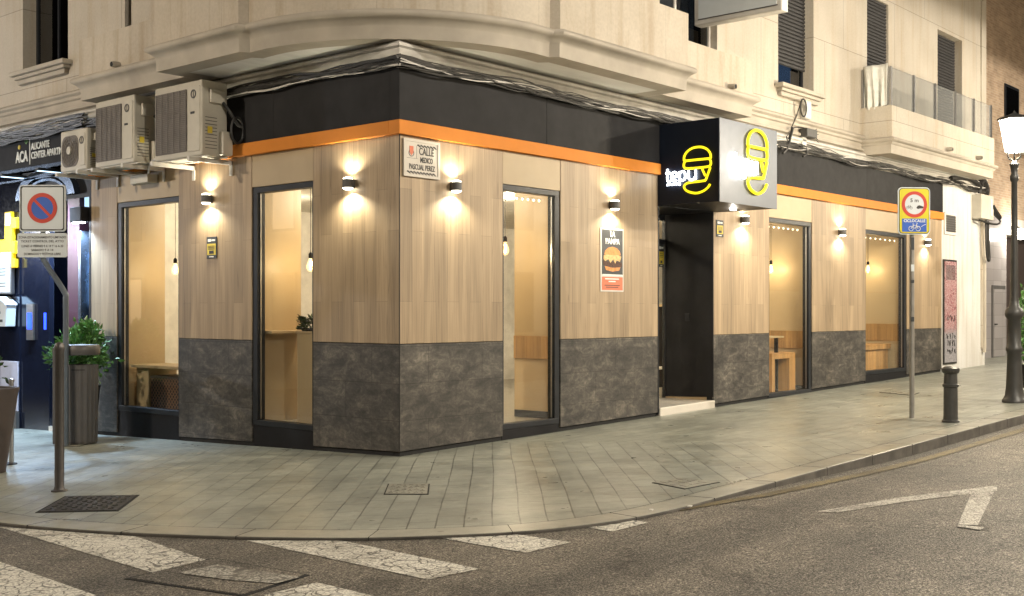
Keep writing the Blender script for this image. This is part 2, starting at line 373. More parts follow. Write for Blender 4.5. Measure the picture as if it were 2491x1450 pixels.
CREAM = (.49, .45, .385)
M = dict(
    stucco=stucco('cream_stone', CREAM), bay=stucco('bay_render', (.49, .44, .365), 2.6, 5, .85, .20, 1.0),
    cornice=plain('cornice_stone', (.40, .36, .30), .75, amt=.14, scale=2, bump=.2),
    soffit=plain('soffit_paint', (.74, .73, .70), .8, amt=.10, scale=1.3, bump=.15, stretch=(1, 4, 1)),
    ledge=plain('ledge_paint', (.56, .54, .50), .7, amt=.2, scale=3, bump=.2),
    fascia=plain('black_fascia', (.018, .018, .0195), .6, amt=.2, scale=3, spec=.12), orange=plain('orange_trim', (.60, .215, .035), .6, amt=.05, scale=4, spec=.15),
    wood=wood('wood_cladding', (.352, .268, .174)), beige=plain('beige_panel', (.40, .31, .19), .5, amt=.06, scale=2),
    stone=stone_dark('dark_stone_cladding'), frame=plain('anthracite_frame', (.016, .018, .022), .42, amt=.2, spec=.3), steel=plain('brushed_steel', (.45, .45, .46), .32, 1, .1, 4, 0, (1, 1, 12)),
    black=plain('black_paint', (.012, .012, .014), .5, spec=.2), gap=plain('black_rubber', (.008, .008, .008), .8),
    glass=glass('window_glass', (.96, .97, .96), 1.5), glass_up=glass('upper_window_glass', (.35, .38, .42), 3.2), railglass=hazyglass('rail_glass'),
    white=plain('white_plastic', (.62, .60, .56), .45, amt=.08), whitewall=stucco('white_wall', (.58, .58, .57), 9, 9, .9, .22), darkshutter=plain('dark_roller_shutter', (.038, .037, .038), .6, amt=.12, spec=.3), shutter=plain('grey_shutter', (.085, .082, .08), .55, amt=.12),
    acw=plain('ac_casing', (.50, .47, .40), .45, amt=.12, scale=3), acg=plain('ac_grille', (.13, .115, .10), .6, amt=.2), yellow=plain('yellow_label', (.60, .47, .05), .5),
    paveA=paving('paving_corner', -.729, .38, .205, (.262, .273, .240)), paveB=paving('paving_street', 0, .38, .205, (.262, .273, .240)),
    kerb=paving('kerb_stone', 0, 50, 50, (.29, .285, .245)), asphalt=asphalt('asphalt'), zebra=roadpaint('zebra_paint', (.76, .73, .64), .445, 10, .055), zworn=roadpaint('worn_zebra_paint', (.66, .63, .55), .52, 10, .07),
    yline=roadpaint('yellow_line', (.30, .23, .085), .53, 14, .05), wline=roadpaint('white_line', (.60, .57, .50), .48, 14, .05),
    iron=plain('cast_iron', (.045, .043, .042), .5, .6, .3, 20, .4), ironp=plain('painted_iron', (.050, .050, .048), .42, .3, .15, 6, .05),
    inwall=plain('interior_wall', (.62, .50, .33), .6, amt=.05, scale=2), inwood=wood('interior_wood', (.42, .25, .10), .14, 2.2), inlam=plain('interior_laminate', (.50, .375, .22), .42, amt=.05, scale=2),
    inwhite=plain('interior_white', (.75, .72, .66), .6), infloor=plain('interior_floor', (.28, .25, .20), .4), pine=wood('pine_furniture', (.60, .33, .12), .12, 1.8), darkwood=lattice('lattice_crate', (.22, .11, .06)),
    cable=plain('black_cable', (.018, .017, .016), .5), cableg=plain('grey_cable', (.05, .048, .045), .5), cablew=plain('white_cable', (.55, .53, .5), .5),
    brick=brickwall('brick_wall'), tile=tilewall('grey_tile_wall'), graffiti=graffiti('graffiti_panel'),
    leaf=foliage('glossy_leaves', (.085, .20, .055)), leafd=foliage('dark_leaves', (.03, .07, .02)), leafy=foliage('yellow_leaves', (.16, .17, .05)), soil=plain('soil', (.05, .035, .025), .9), twig=plain('twig_bark', (.10, .07, .05), .8),
    maroon=plain('maroon_panel', (.055, .012, .03), .35), navy=plain('navy_gloss', (.008, .010, .020), .12), lilac=plain('pale_panel', (.42, .42, .50), .4), chrome=plain('chrome_arch', (.22, .28, .38), .25, .9, .1),
    pot=plain('brown_pot', (.065, .050, .045), .45, amt=.1), signw=plain('sign_white', (.62, .67, .70), .4, amt=.03), signb=plain('sign_blue', (.03, .11, .48), .4, amt=.05), signr=plain('sign_red', (.52, .05, .03), .4, amt=.05),
    signy=plain('sign_yellow', (.62, .55, .02), .4, amt=.05), ink=plain('dark_ink', (.03, .03, .03), .6), tilewhite=plain('ceramic_white', (.62, .58, .52), .18, amt=.04), metal_face=plain('brushed_sign_metal', (.095, .105, .125), .45, .4, .06, 3, spec=.3),
    bun=plain('bun_orange', (.60, .24, .07), .6, amt=.3, scale=20), patty=plain('patty_brown', (.07, .03, .02), .7, amt=.5, scale=40), cheese=plain('pale_filling', (.62, .40, .17), .6, amt=.3, scale=30), coral=plain('coral_paper', (.62, .17, .09), .6, amt=.05), posterk=plain('poster_black', (.03, .035, .04), .45),
    towel=plain('towel_cloth', (.66, .66, .62), .9, amt=.1, scale=10, bump=.4), bin=plain('bin_grey', (.10, .095, .095), .45, .2, .1),
)
M['e_white'] = emit('lit_white_letters', (.85, .93, 1), 6); M['e_white2'] = emit('lit_white_letters_front', (.9, .95, 1), 9); M['e_yellow'] = emit('lit_yellow_neon', (1, .78, .01), .75)
M['e_lamp'] = emit('lamp_lens', (1, .92, .72), 10); M['e_bulb'] = emit('bulb_filament', (1, .70, .28), 60); M['e_fairy'] = emit('fairy_light', (1, .85, .6), 5); M['e_purple'] = emit('purple_led', (.8, .5, 1), 3)
M['e_blue'] = emit('blue_led', (.01, .06, 1), 1.6); M['e_cool'] = emit('cool_led_panel', (.55, .78, 1), 1.6); M['e_menu'] = emit('lit_menu', (.72, .85, .9), .38); M['e_ysign'] = emit('lit_yellow_sign', (1, .70, .01), .36); M['e_round'] = emit('round_lamp_globe', (1, .95, .85), 16)
M['e_added_glow'] = emit('added_window_glow', (1, .72, .42), .9); M['lantern'] = glow_glass('lantern_glass', (1, .90, .72), 6); M['bulbglass'] = glow_glass('amber_bulb_glass', (1, .60, .18), .7)
M['light_letters'] = plain('pale_letters', (.75, .77, .75), .5); M['blueroom'] = emit('blue_lit_room', (.22, .34, .52), .55); M['frost'] = emit('frosted_cool_glass', (.36, .62, .95), .55)

# ------------------------------------------------------------------ ground
KERB = [(-4.54, 45), (-4.54, 12), (-4.54, 4), (-4.54, 1.2), (-4.52, -.18), (-4.29, -1.3), (-3.99, -2.17), (-3.72, -2.78), (-3.42, -3.3), (-3.06, -3.74), (-2.64, -4.13), (-2.07, -4.40), (-1.46, -4.50), (-.47, -4.51), (1.5, -4.5), (4, -4.5), (10, -4.5), (60, -4.5)]
kp = []
for i, p in enumerate(KERB[:-1]):
    if 3 <= i <= 12:
        kp += catmull([KERB[i-1], KERB[i], KERB[i+1], KERB[i+2]], 4)[4:8]
    else: kp.append(p)
kp.append(KERB[-1])
def inset(path, d):
    out = []
    for i, p in enumerate(path):
        a = path[max(i-1, 0)]; b = path[min(i+1, len(path)-1)]
        dx, dy = b[0]-a[0], b[1]-a[1]; l = math.hypot(dx, dy); out.append((p[0]-dy/l*d, p[1]+dx/l*d))
    return out
kin = inset(kp, .28)
def struct(o, name_kind='structure'): o['kind'] = name_kind; return o
# road: one large sheet, grid so it can follow the dropped kerb
mb = MB(); xs = [-80, -40, -20, -12, -8, -6, -5, -4, -3, -2, -1.5, -1, -.5, 0, .5, 1, 1.5, 2, 2.5, 3, 3.5, 5, 8, 14, 25, 50, 120]; ys = [-80, -40, -20, -10, -6, -4, -2, 0, 5, 20, 60, 120]
vs = [(x, y, rz_(x, y)) for y in ys for x in xs]; nx = len(xs)
mb.add(vs, [(j*nx+i, j*nx+i+1, (j+1)*nx+i+1, (j+1)*nx+i) for j in range(len(ys)-1) for i in range(nx-1)])
struct(mb.build('road', M['asphalt'], sm=True))
# pavement: corner part laid on the diagonal, street parts laid square
ZA = 3.3
mb = MB(); ic = [p for p in kin if p[1] <= 3.0 and p[0] <= ZA-.8]
polyA = [(-4.26, 3.0)] + ic + [(ZA, -4.22), (ZA-2.2, 0.4), (.4, .4), (.4, 3.0)]
polyA = [(-4.26, 3.0)] + [p for p in ic if p[1] < 2.95] + [(ZA, -4.22), (1.4, .4), (.4, .4), (.4, 3.0)]
mb.add([(x, y, gz(x, y)) for x, y in polyA], [tuple(range(len(polyA)))])
struct(mb.build('pavement', M['paveA']))
mb = MB()
for poly in ([(ZA, -4.22), (60, -4.22), (60, .4), (1.4, .4)], [(18, .4), (60, .4), (60, 30), (18, 30)], [(-4.26, 45), (-4.26, 3.0), (.4, 3.0), (.4, 45)]):
    mb.add([(x, y, gz(x, y)) for x, y in poly], [tuple(range(len(poly)))])
struct(mb.build('pavement', M['paveB']))
mb = MB(); n = len(kp)
vs = []
kb = inset(kp, 0.0)
for a, b in zip(kin, kp):
    vs += [(a[0], a[1], gz(*a)-.02), (a[0], a[1], gz(*a)+.003), (b[0], b[1], gz(*b)+.003), (b[0]-.004*(b[0]-a[0])/.28, b[1], gz(*b)-.15)]
mb.add(vs, [(i*4+k, i*4+k+1, (i+1)*4+k+1, (i+1)*4+k) for i in range(n-1) for k in range(3)])
kerb = mb.build('kerb', M['kerb'], bevel=.012); struct(kerb)
kerb.data.materials.append(plain('kerb_face_dark', (.075, .068, .058), .8, amt=.4, scale=5, bump=.3))  # vertical kerb face gets a darker brown than the top
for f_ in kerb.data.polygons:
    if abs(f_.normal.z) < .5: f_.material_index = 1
# kerb stone joints: thin dark grooves across the kerb
mb = MB(); acc = 0; nextj = .5
for i in range(len(kp)-1):
    a, b = kp[i], kp[i+1]; L = math.hypot(b[0]-a[0], b[1]-a[1])
    while nextj < acc+L:
        t = (nextj-acc)/L; p = (a[0]+(b[0]-a[0])*t, a[1]+(b[1]-a[1])*t); d = ((b[0]-a[0])/L, (b[1]-a[1])/L); nn = (-d[1], d[0])
        if p[0] < 20 and p[1] < 12:
            q = [(p[0]+nn[0]*u+d[0]*v, p[1]+nn[1]*u+d[1]*v) for u, v in ((-.002, -.002), (.28, -.002), (.28, .002), (-.002, .002))]
            mb.plate(q, lambda x, y: gz(x, y)-.1, lambda x, y: gz(x, y)+.0045)
        nextj += 1.0
    acc += L
struct(mb.build('kerb_joints', M['gap'], kerb)); 
# long dark gutter joint behind the kerb
mb = MB(); k2 = inset(kp, .287)
mb.add([q for a, b in zip(kin, k2) for q in ((a[0], a[1], gz(*a)+.004), (b[0], b[1], gz(*b)+.004))], [(2*i, 2*i+1, 2*i+3, 2*i+2) for i in range(n-1)])
struct(mb.build('kerb_back_joint', M['gap'], kerb))

def decal(name, pts, mat, lift=.004, road=True, off=-.022):
    mb = MB(); pl = [onG(px, py, off) if isinstance(px, int) else (px, py) for px, py in pts]
    zf = (lambda x, y: rz_(x, y)+lift) if road else (lambda x, y: gz(x, y)+lift)
    mb.add([(x, y, zf(x, y)) for x, y in pl], [tuple(range(len(pl)))])
    o = mb.build(name, mat); struct(o); return o
def subdiv_quad(a, b, c, d, k=8):
    out = [tuple(a[i]+(b[i]-a[i])*t/k for i in (0, 1)) for t in range(k)]
    out += [tuple(b)]; out += [tuple(c[i]+(d[i]-c[i])*t/k for i in (0, 1)) for t in range(k)]; out += [tuple(d)]; return out
for pts in ([(-3, 1283), (330, 1306), (515, 1368), (390, 1400)], [(600, 1316), (830, 1316), (1165, 1385), (1040, 1411)], [(1045, 1305), (1230, 1297), (1388, 1320), (1280, 1346)],
            [(1385, 1277), (1510, 1262), (1577, 1272), (1490, 1294)], [(-160, 1320), (0, 1368), (235, 1450), (-30, 1540), (-300, 1420)], [(640, 1449), (770, 1418), (905, 1450), (1180, 1520), (1000, 1580)]):
    decal('zebra_stripe', pts, M['zebra'])
decal('worn_zebra_stripe', [(528, 1377), (728, 1409), (672, 1424), (560, 1416), (436, 1398)], M['zworn'], .013)
yl = [(-1.35, -4.36), (-.4, -4.56), (.4, -4.60), (1.5, -4.62), (60, -4.62), (60, -4.74), (1.5, -4.75), (.4, -4.73), (-.4, -4.68), (-1.38, -4.47)]
yl = [(x, y-.06) for x, y in yl]
mb = MB(); h_ = len(yl)//2; A_ = yl[:h_]; B_ = yl[h_:][::-1]; ys_ = []
for (a, b), (c, d) in zip(zip(A_[:-1], A_[1:]), zip(B_[:-1], B_[1:])):
    k = max(2, int(abs(b[0]-a[0])/.5))
    for j in range(k): ys_.append((tuple(a[i]+(b[i]-a[i])*j/k for i in (0, 1)), tuple(c[i]+(d[i]-c[i])*j/k for i in (0, 1))))
mb.add([(x, y, rz_(x, y)+.006) for q in ys_ for x, y in q], [(2*i, 2*i+1, 2*i+3, 2*i+2) for i in range(len(ys_)-1)])
struct(mb.build('yellow_kerb_line', M['yline']))
decal('parking_line', [(1983, 1270), (2040, 1272), (2200, 1241), (2425, 1206), (2425, 1190), (2200, 1226)], M['wline'], .004, True, -.1)
decal('parking_line', [(2363, 1212), (2418, 1209), (2378, 1306), (2330, 1304)], M['wline'], .005, True, -.1)
decal('parking_line', [(2330, 1305), (2395, 1312), (2385, 1319), (2328, 1310)], M['wline'], .006, True, -.1)

# ------------------------------------------------------------------ corner building
B = thing('corner_apartment_building', 'cream corner block with a wood and dark stone clad burger restaurant on its ground floor', 'building')
ZD, ZH, ZO, ZF, ZL = 1.24, 3.555, 3.71, 4.32, 4.58      # dado, head, orange top, fascia top, soffit
D_ = .12
R = [(0, 1.725), (2.845, 5.09), (6.61, 8.36), (9.9, 12.11), (14.06, 15.94)]          # clad piers, right face
RW = [(1.725, 2.845, .23), (8.36, 9.9, .25), (12.11, 14.06, .47)]                       # windows, right face
Lp = [(0, 1.48), (2.67, 4.275), (5.83, 6.54)]
LW = [(1.48, 2.67, .25), (4.275, 5.83, .26)]
def face(side):     # maps (along, out, z) to world
    return (lambda a, o, z: (a, -o, z)) if side == 'R' else (lambda a, o, z: (-o, a, z))
def fbox(mb, side, a0, a1, o0, o1, z0, z1):
    f = face(side); p = f(a0, o0, z0); q = f(a1, o1, z1); mb.box(p[0], q[0], p[1], q[1], z0, z1)
def fslope(mb, side, a0, a1, o0, o1, zoff, z1):     # bottom follows the sloping pavement
    f = face(side); P = [f(a, o, 0) for a, o in ((a0, o0), (a1, o0), (a1, o1), (a0, o1))]
    mb.hexa([(p[0], p[1], gz(p[0], p[1])+zoff) for p in P], [(p[0], p[1], z1) for p in P])
for side, piers in (('R', R), ('L', Lp)):
    for i, (a, b) in enumerate(piers):
        e0 = 0 if i else (.0 if side == 'R' else .12)
        mb = MB(); fbox(mb, side, a+(e0 if not i else .004), b-.004, -.12, 0, ZD+.004, ZH); mb.build('wood_panel', M['wood'], B, bevel=.002)
        mb = MB(); fslope(mb, side, a+(e0 if not i else .004), b-.004, -.12, 0, .055, ZD-.004); mb.build('stone_panel', M['stone'], B, bevel=.003)
        mb = MB(); fslope(mb, side, a+(.03 if not i and side == 'R' else .12 if not i else 0), b, -.12, -.025, -.1, ZD+.02); mb.build('plinth', M['gap'], B)
# solid piers behind the cladding, 0.78 m deep columns that flank the window niches
def pier(side, a, b, dep=.78, mat='inlam'):
    mb = MB(); fslope(mb, side, a, b, -dep, -.121, -.1, 4.3); return mb.build('interior_pier', M[mat], B)
pier('R', .122, 1.725); pier('R', 2.845, 5.09); pier('R', 6.61, 8.36, .9); pier('R', 9.9, 12.11, .9); pier('R', 14.06, 15.94, .9)
pier('L', .79, 1.48); pier('L', 2.67, 4.275); pier('L', 5.83, 6.54)
# window units
def window(side, a, b, zb, mir):
    mb = MB(); fslope(mb, side, a+.003, b-.003, -.13, -.02, .0, zb-.07); mb.build('kick_panel', M['black'], B, bevel=.003)
    mb = MB(); fbox(mb, side, a+.003, b-.003, -.12, -.004, 3.15+.004, ZH); mb.build('head_panel', M['beige'], B, bevel=.002)
    fr = MB(); th = .055
    fbox(fr, side, a+.004, b-.004, -.13, -.012, 3.08, 3.15); fbox(fr, side, a+.004, b-.004, -.13, -.012, zb-.068, zb)
    # heavy box jamb on the far side of each window, slim one on the near side
    far = .10
    fbox(fr, side, b-far, b-.004, -.13, -.012, zb, 3.08); fbox(fr, side, a+.004, a+.03, -.13, -.012, zb, 3.08)
    w = fr.build('window_frame', M['frame'], B, bevel=.004)
    g = MB(); fbox(g, side, a+.03, b-far, -.085, -.075, zb, 3.08); g.build('pane', M['glass'], w)
    s = MB(); fbox(s, side, b-far-.012, b-far-.002, -.07, -.05, zb+.01, 3.07); s.build('glazing_bead', M['steel'], w)
for a, b, zb in RW: window('R', a, b, zb, 0)
for a, b, zb in LW: window('L', a, b, zb, 0)
# black fascia with panel joints, orange trim
def fasc(name, mat, o1, z0, z1, segsR, segsL, bev=.003):
    for i, (a, b) in enumerate(segsR):
        mb = MB(); fbox(mb, 'R', a+(.002 if a else -o1), b-.002, -.12, o1, z0, z1); mb.build(name, M[mat], B, bevel=bev)
    for i, (a, b) in enumerate(segsL):
        mb = MB(); fbox(mb, 'L', a+(.002 if a else .12), b-.002, -.12, o1, z0, z1); mb.build(name, M[mat], B, bevel=bev)
fasc('fascia_panel', 'fascia', .03, ZO, ZF, [(0, 2.53), (2.53, 5.09), (6.61, 8.6), (8.6, 12.1), (12.1, 15.94)], [(0, 2.2), (2.2, 4.4), (4.4, 6.54)])
fasc('orange_trim', 'orange', .055, ZH, ZO, [(0, 5.09), (6.61, 15.94)], [(0, 6.54)], .006)
# recessed entrance
mb = MB(); fslope(mb, 'R', 6.595, 6.612, -.9, .004, .16, ZH-.2); mb.build('entrance_side_panel', M['fascia'], B, bevel=.003)
mb = MB(); mb.box(6.587, 6.5945, .42, .50, 1.45, 1.57); mb.build('socket_cover', M['frame'], B, bevel=.003)
mb = MB(); fslope(mb, 'R', 5.086, 5.11, -.9, .006, .02, ZH); mb.build('entrance_side_panel', M['frame'], B)
mb = MB(); mb.box(5.09, 6.61, .0, .9, 3.12, 3.35); mb.build('entrance_ceiling', M['black'], B)
mb = MB(); mb.box(5.09, 6.61, .0, .12, 3.35, ZF); mb.build('entrance_lintel', M['black'], B)
mb = MB(); P = [(5.11, -.03), (6.61, -.03), (6.61, 1.2), (5.11, 1.2)]
mb.hexa([(x, y, gz(x, y)-.05) for x, y in P], [(x, y, .24 if i in (1, 2) else .22) for i, (x, y) in enumerate(P)]); mb.build('door_step', M['tilewhite'], B, bevel=.012)
df = MB(); df.box(5.11, 6.575, .86, .92, 2.66, 2.74); df.box(5.11, 6.575, .86, .92, 3.03, 3.12); df.box(5.11, 5.16, .86, .92, .24, 3.03); df.box(5.80, 5.84, .86, .92, .24, 2.66); df.box(6.586, 6.594, .86, .92, .24, 3.03)
dfo = df.build('entrance_door', M['frame'], B, bevel=.003)
g = MB(); g.box(5.84, 6.585, .885, .892, .24, 2.66); g.box(5.16, 6.575, .885, .892, 2.74, 3.03); g.build('pane', M['glass'], dfo)
g = MB(); g.tube([(5.95, .82, 1.1), (5.95, .82, 1.7)], .015); g.tube([(5.95, .86, 1.15), (5.95, .82, 1.15)], .01); g.tube([(5.95, .86, 1.65), (5.95, .82, 1.65)], .01); g.build('handle', M['steel'], dfo, sm=True)
# interior shell of the restaurant
def room_box(name, args, mat): mb = MB(); mb.box(*args); return mb.build(name, M[mat], B)
room_box('interior_floor', (.13, 15.9, .13, 6.5, -.12, .205), 'infloor'); room_box('interior_ceiling', (.13, 15.9, .93, 6.5, 3.3, 3.36), 'inwhite')
room_box('interior_ceiling', (.13, .93, .93, 6.5, 3.30, 3.361), 'inwhite')
room_box('interior_ceiling', (.13, 5.0, .13, .93, 3.3, 3.362), 'inwhite'); room_box('interior_ceiling', (6.7, 15.9, .13, .93, 3.3, 3.362), 'inwhite')
room_box('interior_wall', (.13, 15.9, 6.4, 6.52, .2, 3.3), 'inwhite'); room_box('interior_wall', (15.8, 15.92, .13, 6.4, .2, 3.3), 'inwhite')
# niche trims: wooden bench-back band and dark skirting on each right-hand niche wall
for a, d, (z0, z1) in ((2.845, .78, (.98, 1.28)), (9.9, .9, (.95, 1.26)), (14.06, .9, (1.0, 1.35))):
    mb = MB(); mb.box(a-.022, a-.001, .135, d-.004, z0, z1); mb.build('wood_back_rest', M['inwood'], B, bevel=.003)
    mb = MB(); mb.box(a-.012, a-.001, .135, d-.01, .205, .30); mb.build('skirting', M['frame'], B)
# warm dark-laminate lower part in the left window niche
mb = MB(); mb.box(.14, .77, 2.655, 2.669, .205, 1.32); mb.build('niche_lower_panel', M['beige'], B)
mb = MB(); mb.box(.14, .78, 2.45, 2.669, 1.325, 1.358); mb.build('wall_shelf', M['inlam'], B, bevel=.003)
mb = MB(); mb.box(.84, 1.0, .95, 1.6, 2.1, 3.0); mb.build('interior_cabinet', M['inwhite'], B, bevel=.003)

# plinth wall above the fascia: pale ledge band that carries the cables
mb = MB(); path = [(0, 12), (0, 0), (18.6, 0)]
mb.sweep(path, [(-.1, ZF), (.0, ZF), (.02, ZF+.03), (.02, ZF+.10), (.06, ZF+.13), (.07, ZF+.17), (.10, ZF+.19), (.10, ZF+.22), (.05, ZF+.255), (-.1, ZF+.256)])
mb.build('ledge_moulding', M['ledge'], B, sm=True)
PROF = [(-.2, 4.90), (.06, 4.90), (.11, 4.892), (.135, 4.87), (.14, 4.845), (.13, 4.82), (.10, 4.803), (.08, 4.79), (.055, 4.765), (.04, 4.735), (.035, 4.72), (.03, ZL), (-.25, ZL)]
# arc of the corner bay
ac, ar = (1.537, 1.537), 2.245; arc = []
for i in range(25):
    a = R_(225-49.9+99.8*i/24 ); arc.append((ac[0]+ar*cos(a), ac[1]+ar*sin(a)))
bay = [(.02, 3.46), (-.80, 3.46), (-.80, 1.80)] + arc + [(1.80, -.80), (4.50, -.80), (4.50, .02)]
mb = MB(); mb.sweep(bay, PROF); mb.build('bay_cornice', M['cornice'], B, sm=True)
mb = MB(); mb.sweep(bay, [(-.2, 4.895), (.05, 4.895), (.05, 5.62), (-.14, 5.62), (-.14, 5.2)]); mb.build('bay_wall', M['bay'], B, sm=True)
mb = MB(); inn = [(p[0], p[1]) for p in bay]; mb.plate(inn[:3]+inn[3:-3]+inn[-3:]+[(.02, .02)], ZL+.004, ZL+.05); mb.build('bay_soffit', M['soffit'], B)
mb = MB(); mb.sweep([(.02, 3.2), (-.62, 3.2), (-.62, 1.85)]+[(ac[0]+(ar-.2)*cos(R_(225-46+92*i/20)), ac[1]+(ar-.2)*sin(R_(225-46+92*i/20))) for i in range(21)]+[(1.85, -.62), (4.2, -.62), (4.2, .02)], [(0, 5.2), (0, 8.2)])
mb.build('bay_glazing_wall', M['bay'], B)
wf = MB(); wf.box(2.2, 3.9, -.66, -.60, 5.3, 7.4)
wf.build('bay_window', M['frame'], B)
# side balconies with solid parapets, both sides
for path in ([(.02, 6.02), (-.40, 6.02), (-.40, 3.50)], [(4.54, -.40), (6.98, -.40), (6.98, .02)]):
    mb = MB(); mb.sweep(path, PROF); mb.build('balcony_cornice', M['cornice'], B, sm=True)
    mb = MB(); mb.sweep(path, [(-.2, 4.893), (.05, 4.893), (.05, 5.43), (-.12, 5.43), (-.12, 5.0)]); mb.build('balcony_parapet', M['bay'], B)
    p = path; q = [path[0], path[1], path[2], (path[2][0] if path[2][0] > 1 else .02, path[2][1] if path[2][1] > 1 else .02)]
mb = MB(); mb.plate([(.02, 6.02), (-.40, 6.02), (-.40, 3.50), (.02, 3.50)], ZL+.005, ZL+.06); mb.build('balcony_soffit', M['soffit'], B)
mb = MB(); mb.plate([(4.54, .02), (4.54, -.40), (6.98, -.40), (6.98, .02)], ZL+.005, ZL+.06); mb.build('balcony_soffit', M['soffit'], B)
# string course along the flat wall either side
for path in ([(0, 12), (0, 6.05)], [(7.01, 0), (11.86, 0)], [(17.5, 0), (18.6, 0)]):
    mb = MB(); mb.sweep(path, [(-.02, 4.90), (.07, 4.89), (.10, 4.86), (.10, 4.83), (.06, 4.80), (.06, 4.76), (.03, 4.74), (.03, 4.66), (.08, 4.64), (.08, 4.60), (.02, 4.58)]); mb.build('string_course', M['cornice'], B, sm=True)
# upper walls with openings; holes are left by building the wall in pieces
def upper_wall(side, a0, a1, z0, z1, holes, mat='stucco', thick=.25, out=0.0):
    cuts = sorted(set([a0, a1]+[h[0] for h in holes]+[h[1] for h in holes])); mb = MB()
    for x0, x1 in zip(cuts[:-1], cuts[1:]):
        hs = [h for h in holes if h[0] <= x0 and h[1] >= x1]
        if not hs: fbox(mb, side, x0, x1, -thick+out, out, z0, z1)
        else:
            h = hs[0]
            if h[2] > z0: fbox(mb, side, x0, x1, -thick+out, out, z0, h[2])
            if h[3] < z1: fbox(mb, side, x0, x1, -thick+out, out, h[3], z1)
    return mb.build('upper_wall', M[mat], B)
HR = [(4.75, 6.72, 5.0, 7.6), (8.67, 9.96, 5.39, 7.6), (12.17, 13.16, 4.95, 7.6), (15.71, 17.15, 4.95, 7.6)]
HL = [(3.62, 3.95, 5.0, 7.6), (4.25, 4.75, 5.25, 7.6), (5.45, 5.62, 5.0, 7.6), (7.21, 8.63, 5.38, 7.6)]
upper_wall('R', .0, 18.6, ZL+.02, 9.5, HR); upper_wall('L', .0, 12, ZL+.021, 9.5, HL)
def sill(side, a0, a1, z):
    mb = MB(); pth = [(a0, .0), (a0, -.0), (a1, 0)]
    fbox(mb, side, a0-.14, a1+.14, .0, .17, z-.07, z); fbox(mb, side, a0-.07, a1+.07, .0, .12, z-.125, z-.07); fbox(mb, side, a0-.03, a1+.03, .0, .08, z-.20, z-.125)
    mb.build('window_sill', M['cornice'], B, bevel=.015, seg=3)
sill('R', 8.67, 9.96, 5.39); sill('L', 7.21, 8.63, 5.38)
def upwin(side, a0, a1, z0, z1, shut_to=None, rec=.2, mull=True, fmat='frame', back='black'):
    fr = MB(); th = .05
    for x in [a0, a1-th]+([(a0+a1)/2-th/2] if mull else []): fbox(fr, side, x, x+th, -rec-.05, -rec, z0, z1)
    fbox(fr, side, a0, a1, -rec-.05, -rec+.002, z0, z0+th)
    w = fr.build('window', M[fmat], B)
    g = MB(); fbox(g, side, a0+.01, a1-.01, -rec-.03, -rec-.025, z0+th, z1); g.build('pane', M['glass_up'], w)
    g = MB(); dd_ = .06 if back != 'black' else .88; fbox(g, side, a0+.05, a1-(.35 if back != 'black' else 0), -rec-dd_-.02, -rec-dd_, z0+.05, z1); g.build('room_backing', M[back], w)
    if shut_to is not None:
        s = MB(); z = shut_to; k = 0
        while z < z1:
            f = face(side); a_, b_ = a0+.035, a1-.035
            P = [(-rec+.03, z), (-rec+.055, z+.012), (-rec+.055, z+.045), (-rec+.035, z+.062), (-rec+.03, z+.065)]
            vs = [f(x, o, zz) for x in (a_, b_) for o, zz in P]
            s.add(vs, [(i, i+1, i+6, i+5) for i in range(4)]+[(0, 1, 2, 3, 4), (9, 8, 7, 6, 5)])
            z += .065
        s.build('roller_shutter', M['darkshutter'], w)
upwin('R', 8.67, 9.96, 5.39, 7.6, 5.80, .2, False, back='blueroom'); upwin('R', 12.17, 13.16, 4.95, 7.6, 5.0, .08, False); upwin('R', 15.71, 17.15, 4.95, 7.6, 5.0, .2, False)
upwin('L', 7.21, 8.63, 5.38, 7.6, None, .22, True); upwin('L', 5.45, 5.62, 5.0, 7.6, None, .2, False); upwin('L', 4.25, 4.75, 5.25, 7.6, None, .12, True, 'white')
upwin('L', 3.62, 3.95, 5.0, 7.6, None, .12, False, 'white')
upwin('R', 4.75, 6.72, 5.0, 7.6, None, .12, True, 'white')
for x0, x1 in ((5.35, 5.8), (5.86, 6.3)):
    s = MB(); s.box(x0, x1, .16, .19, 5.05, 7.6); s.build('pale_curtain', M['white'], B)
# far balcony with glass railing
bp = [(11.92, .02), (11.92, -.56), (17.36, -.56), (17.36, .02)]
mb = MB(); mb.sweep(bp, [(-.2, 4.82), (.05, 4.82), (.05, 5.40), (-.10, 5.40), (-.10, 5.0)]); mb.build('balcony_parapet', M['stucco'], B)
mb = MB(); mb.sweep(bp, [(-.2, 4.82), (.07, 4.82), (.11, 4.80), (.12, 4.77), (.10, 4.74), (.07, 4.73), (.06, 4.70), (.03, 4.68), (.03, 4.52), (-.3, 4.52)]); mb.build('balcony_cornice', M['cornice'], B, sm=True)
mb = MB(); mb.plate([(11.92, .0), (11.92, -.56), (17.36, -.56), (17.36, .0)], 4.525, 4.6); mb.build('balcony_soffit', M['soffit'], B)
gl = MB(); gl.box(11.92, 11.93, -.54, -.02, 5.42, 6.12)
xs_ = [11.94+1.08*i for i in range(6)]
for x in xs_[:-1]: gl.box(x+.03, x+1.05, -.56, -.55, 5.42, 6.12)
rl = gl.build('railing_glass', M['railglass'], B)
for x in xs_: ps = MB(); ps.box(x-.02, x+.02, -.58, -.53, 5.40, 6.13); ps.build('railing_post', M['steel'], rl)
ps = MB(); ps.box(11.90, 11.94, -.04, -.01, 5.40, 6.13); ps.build('railing_post', M['steel'], rl)
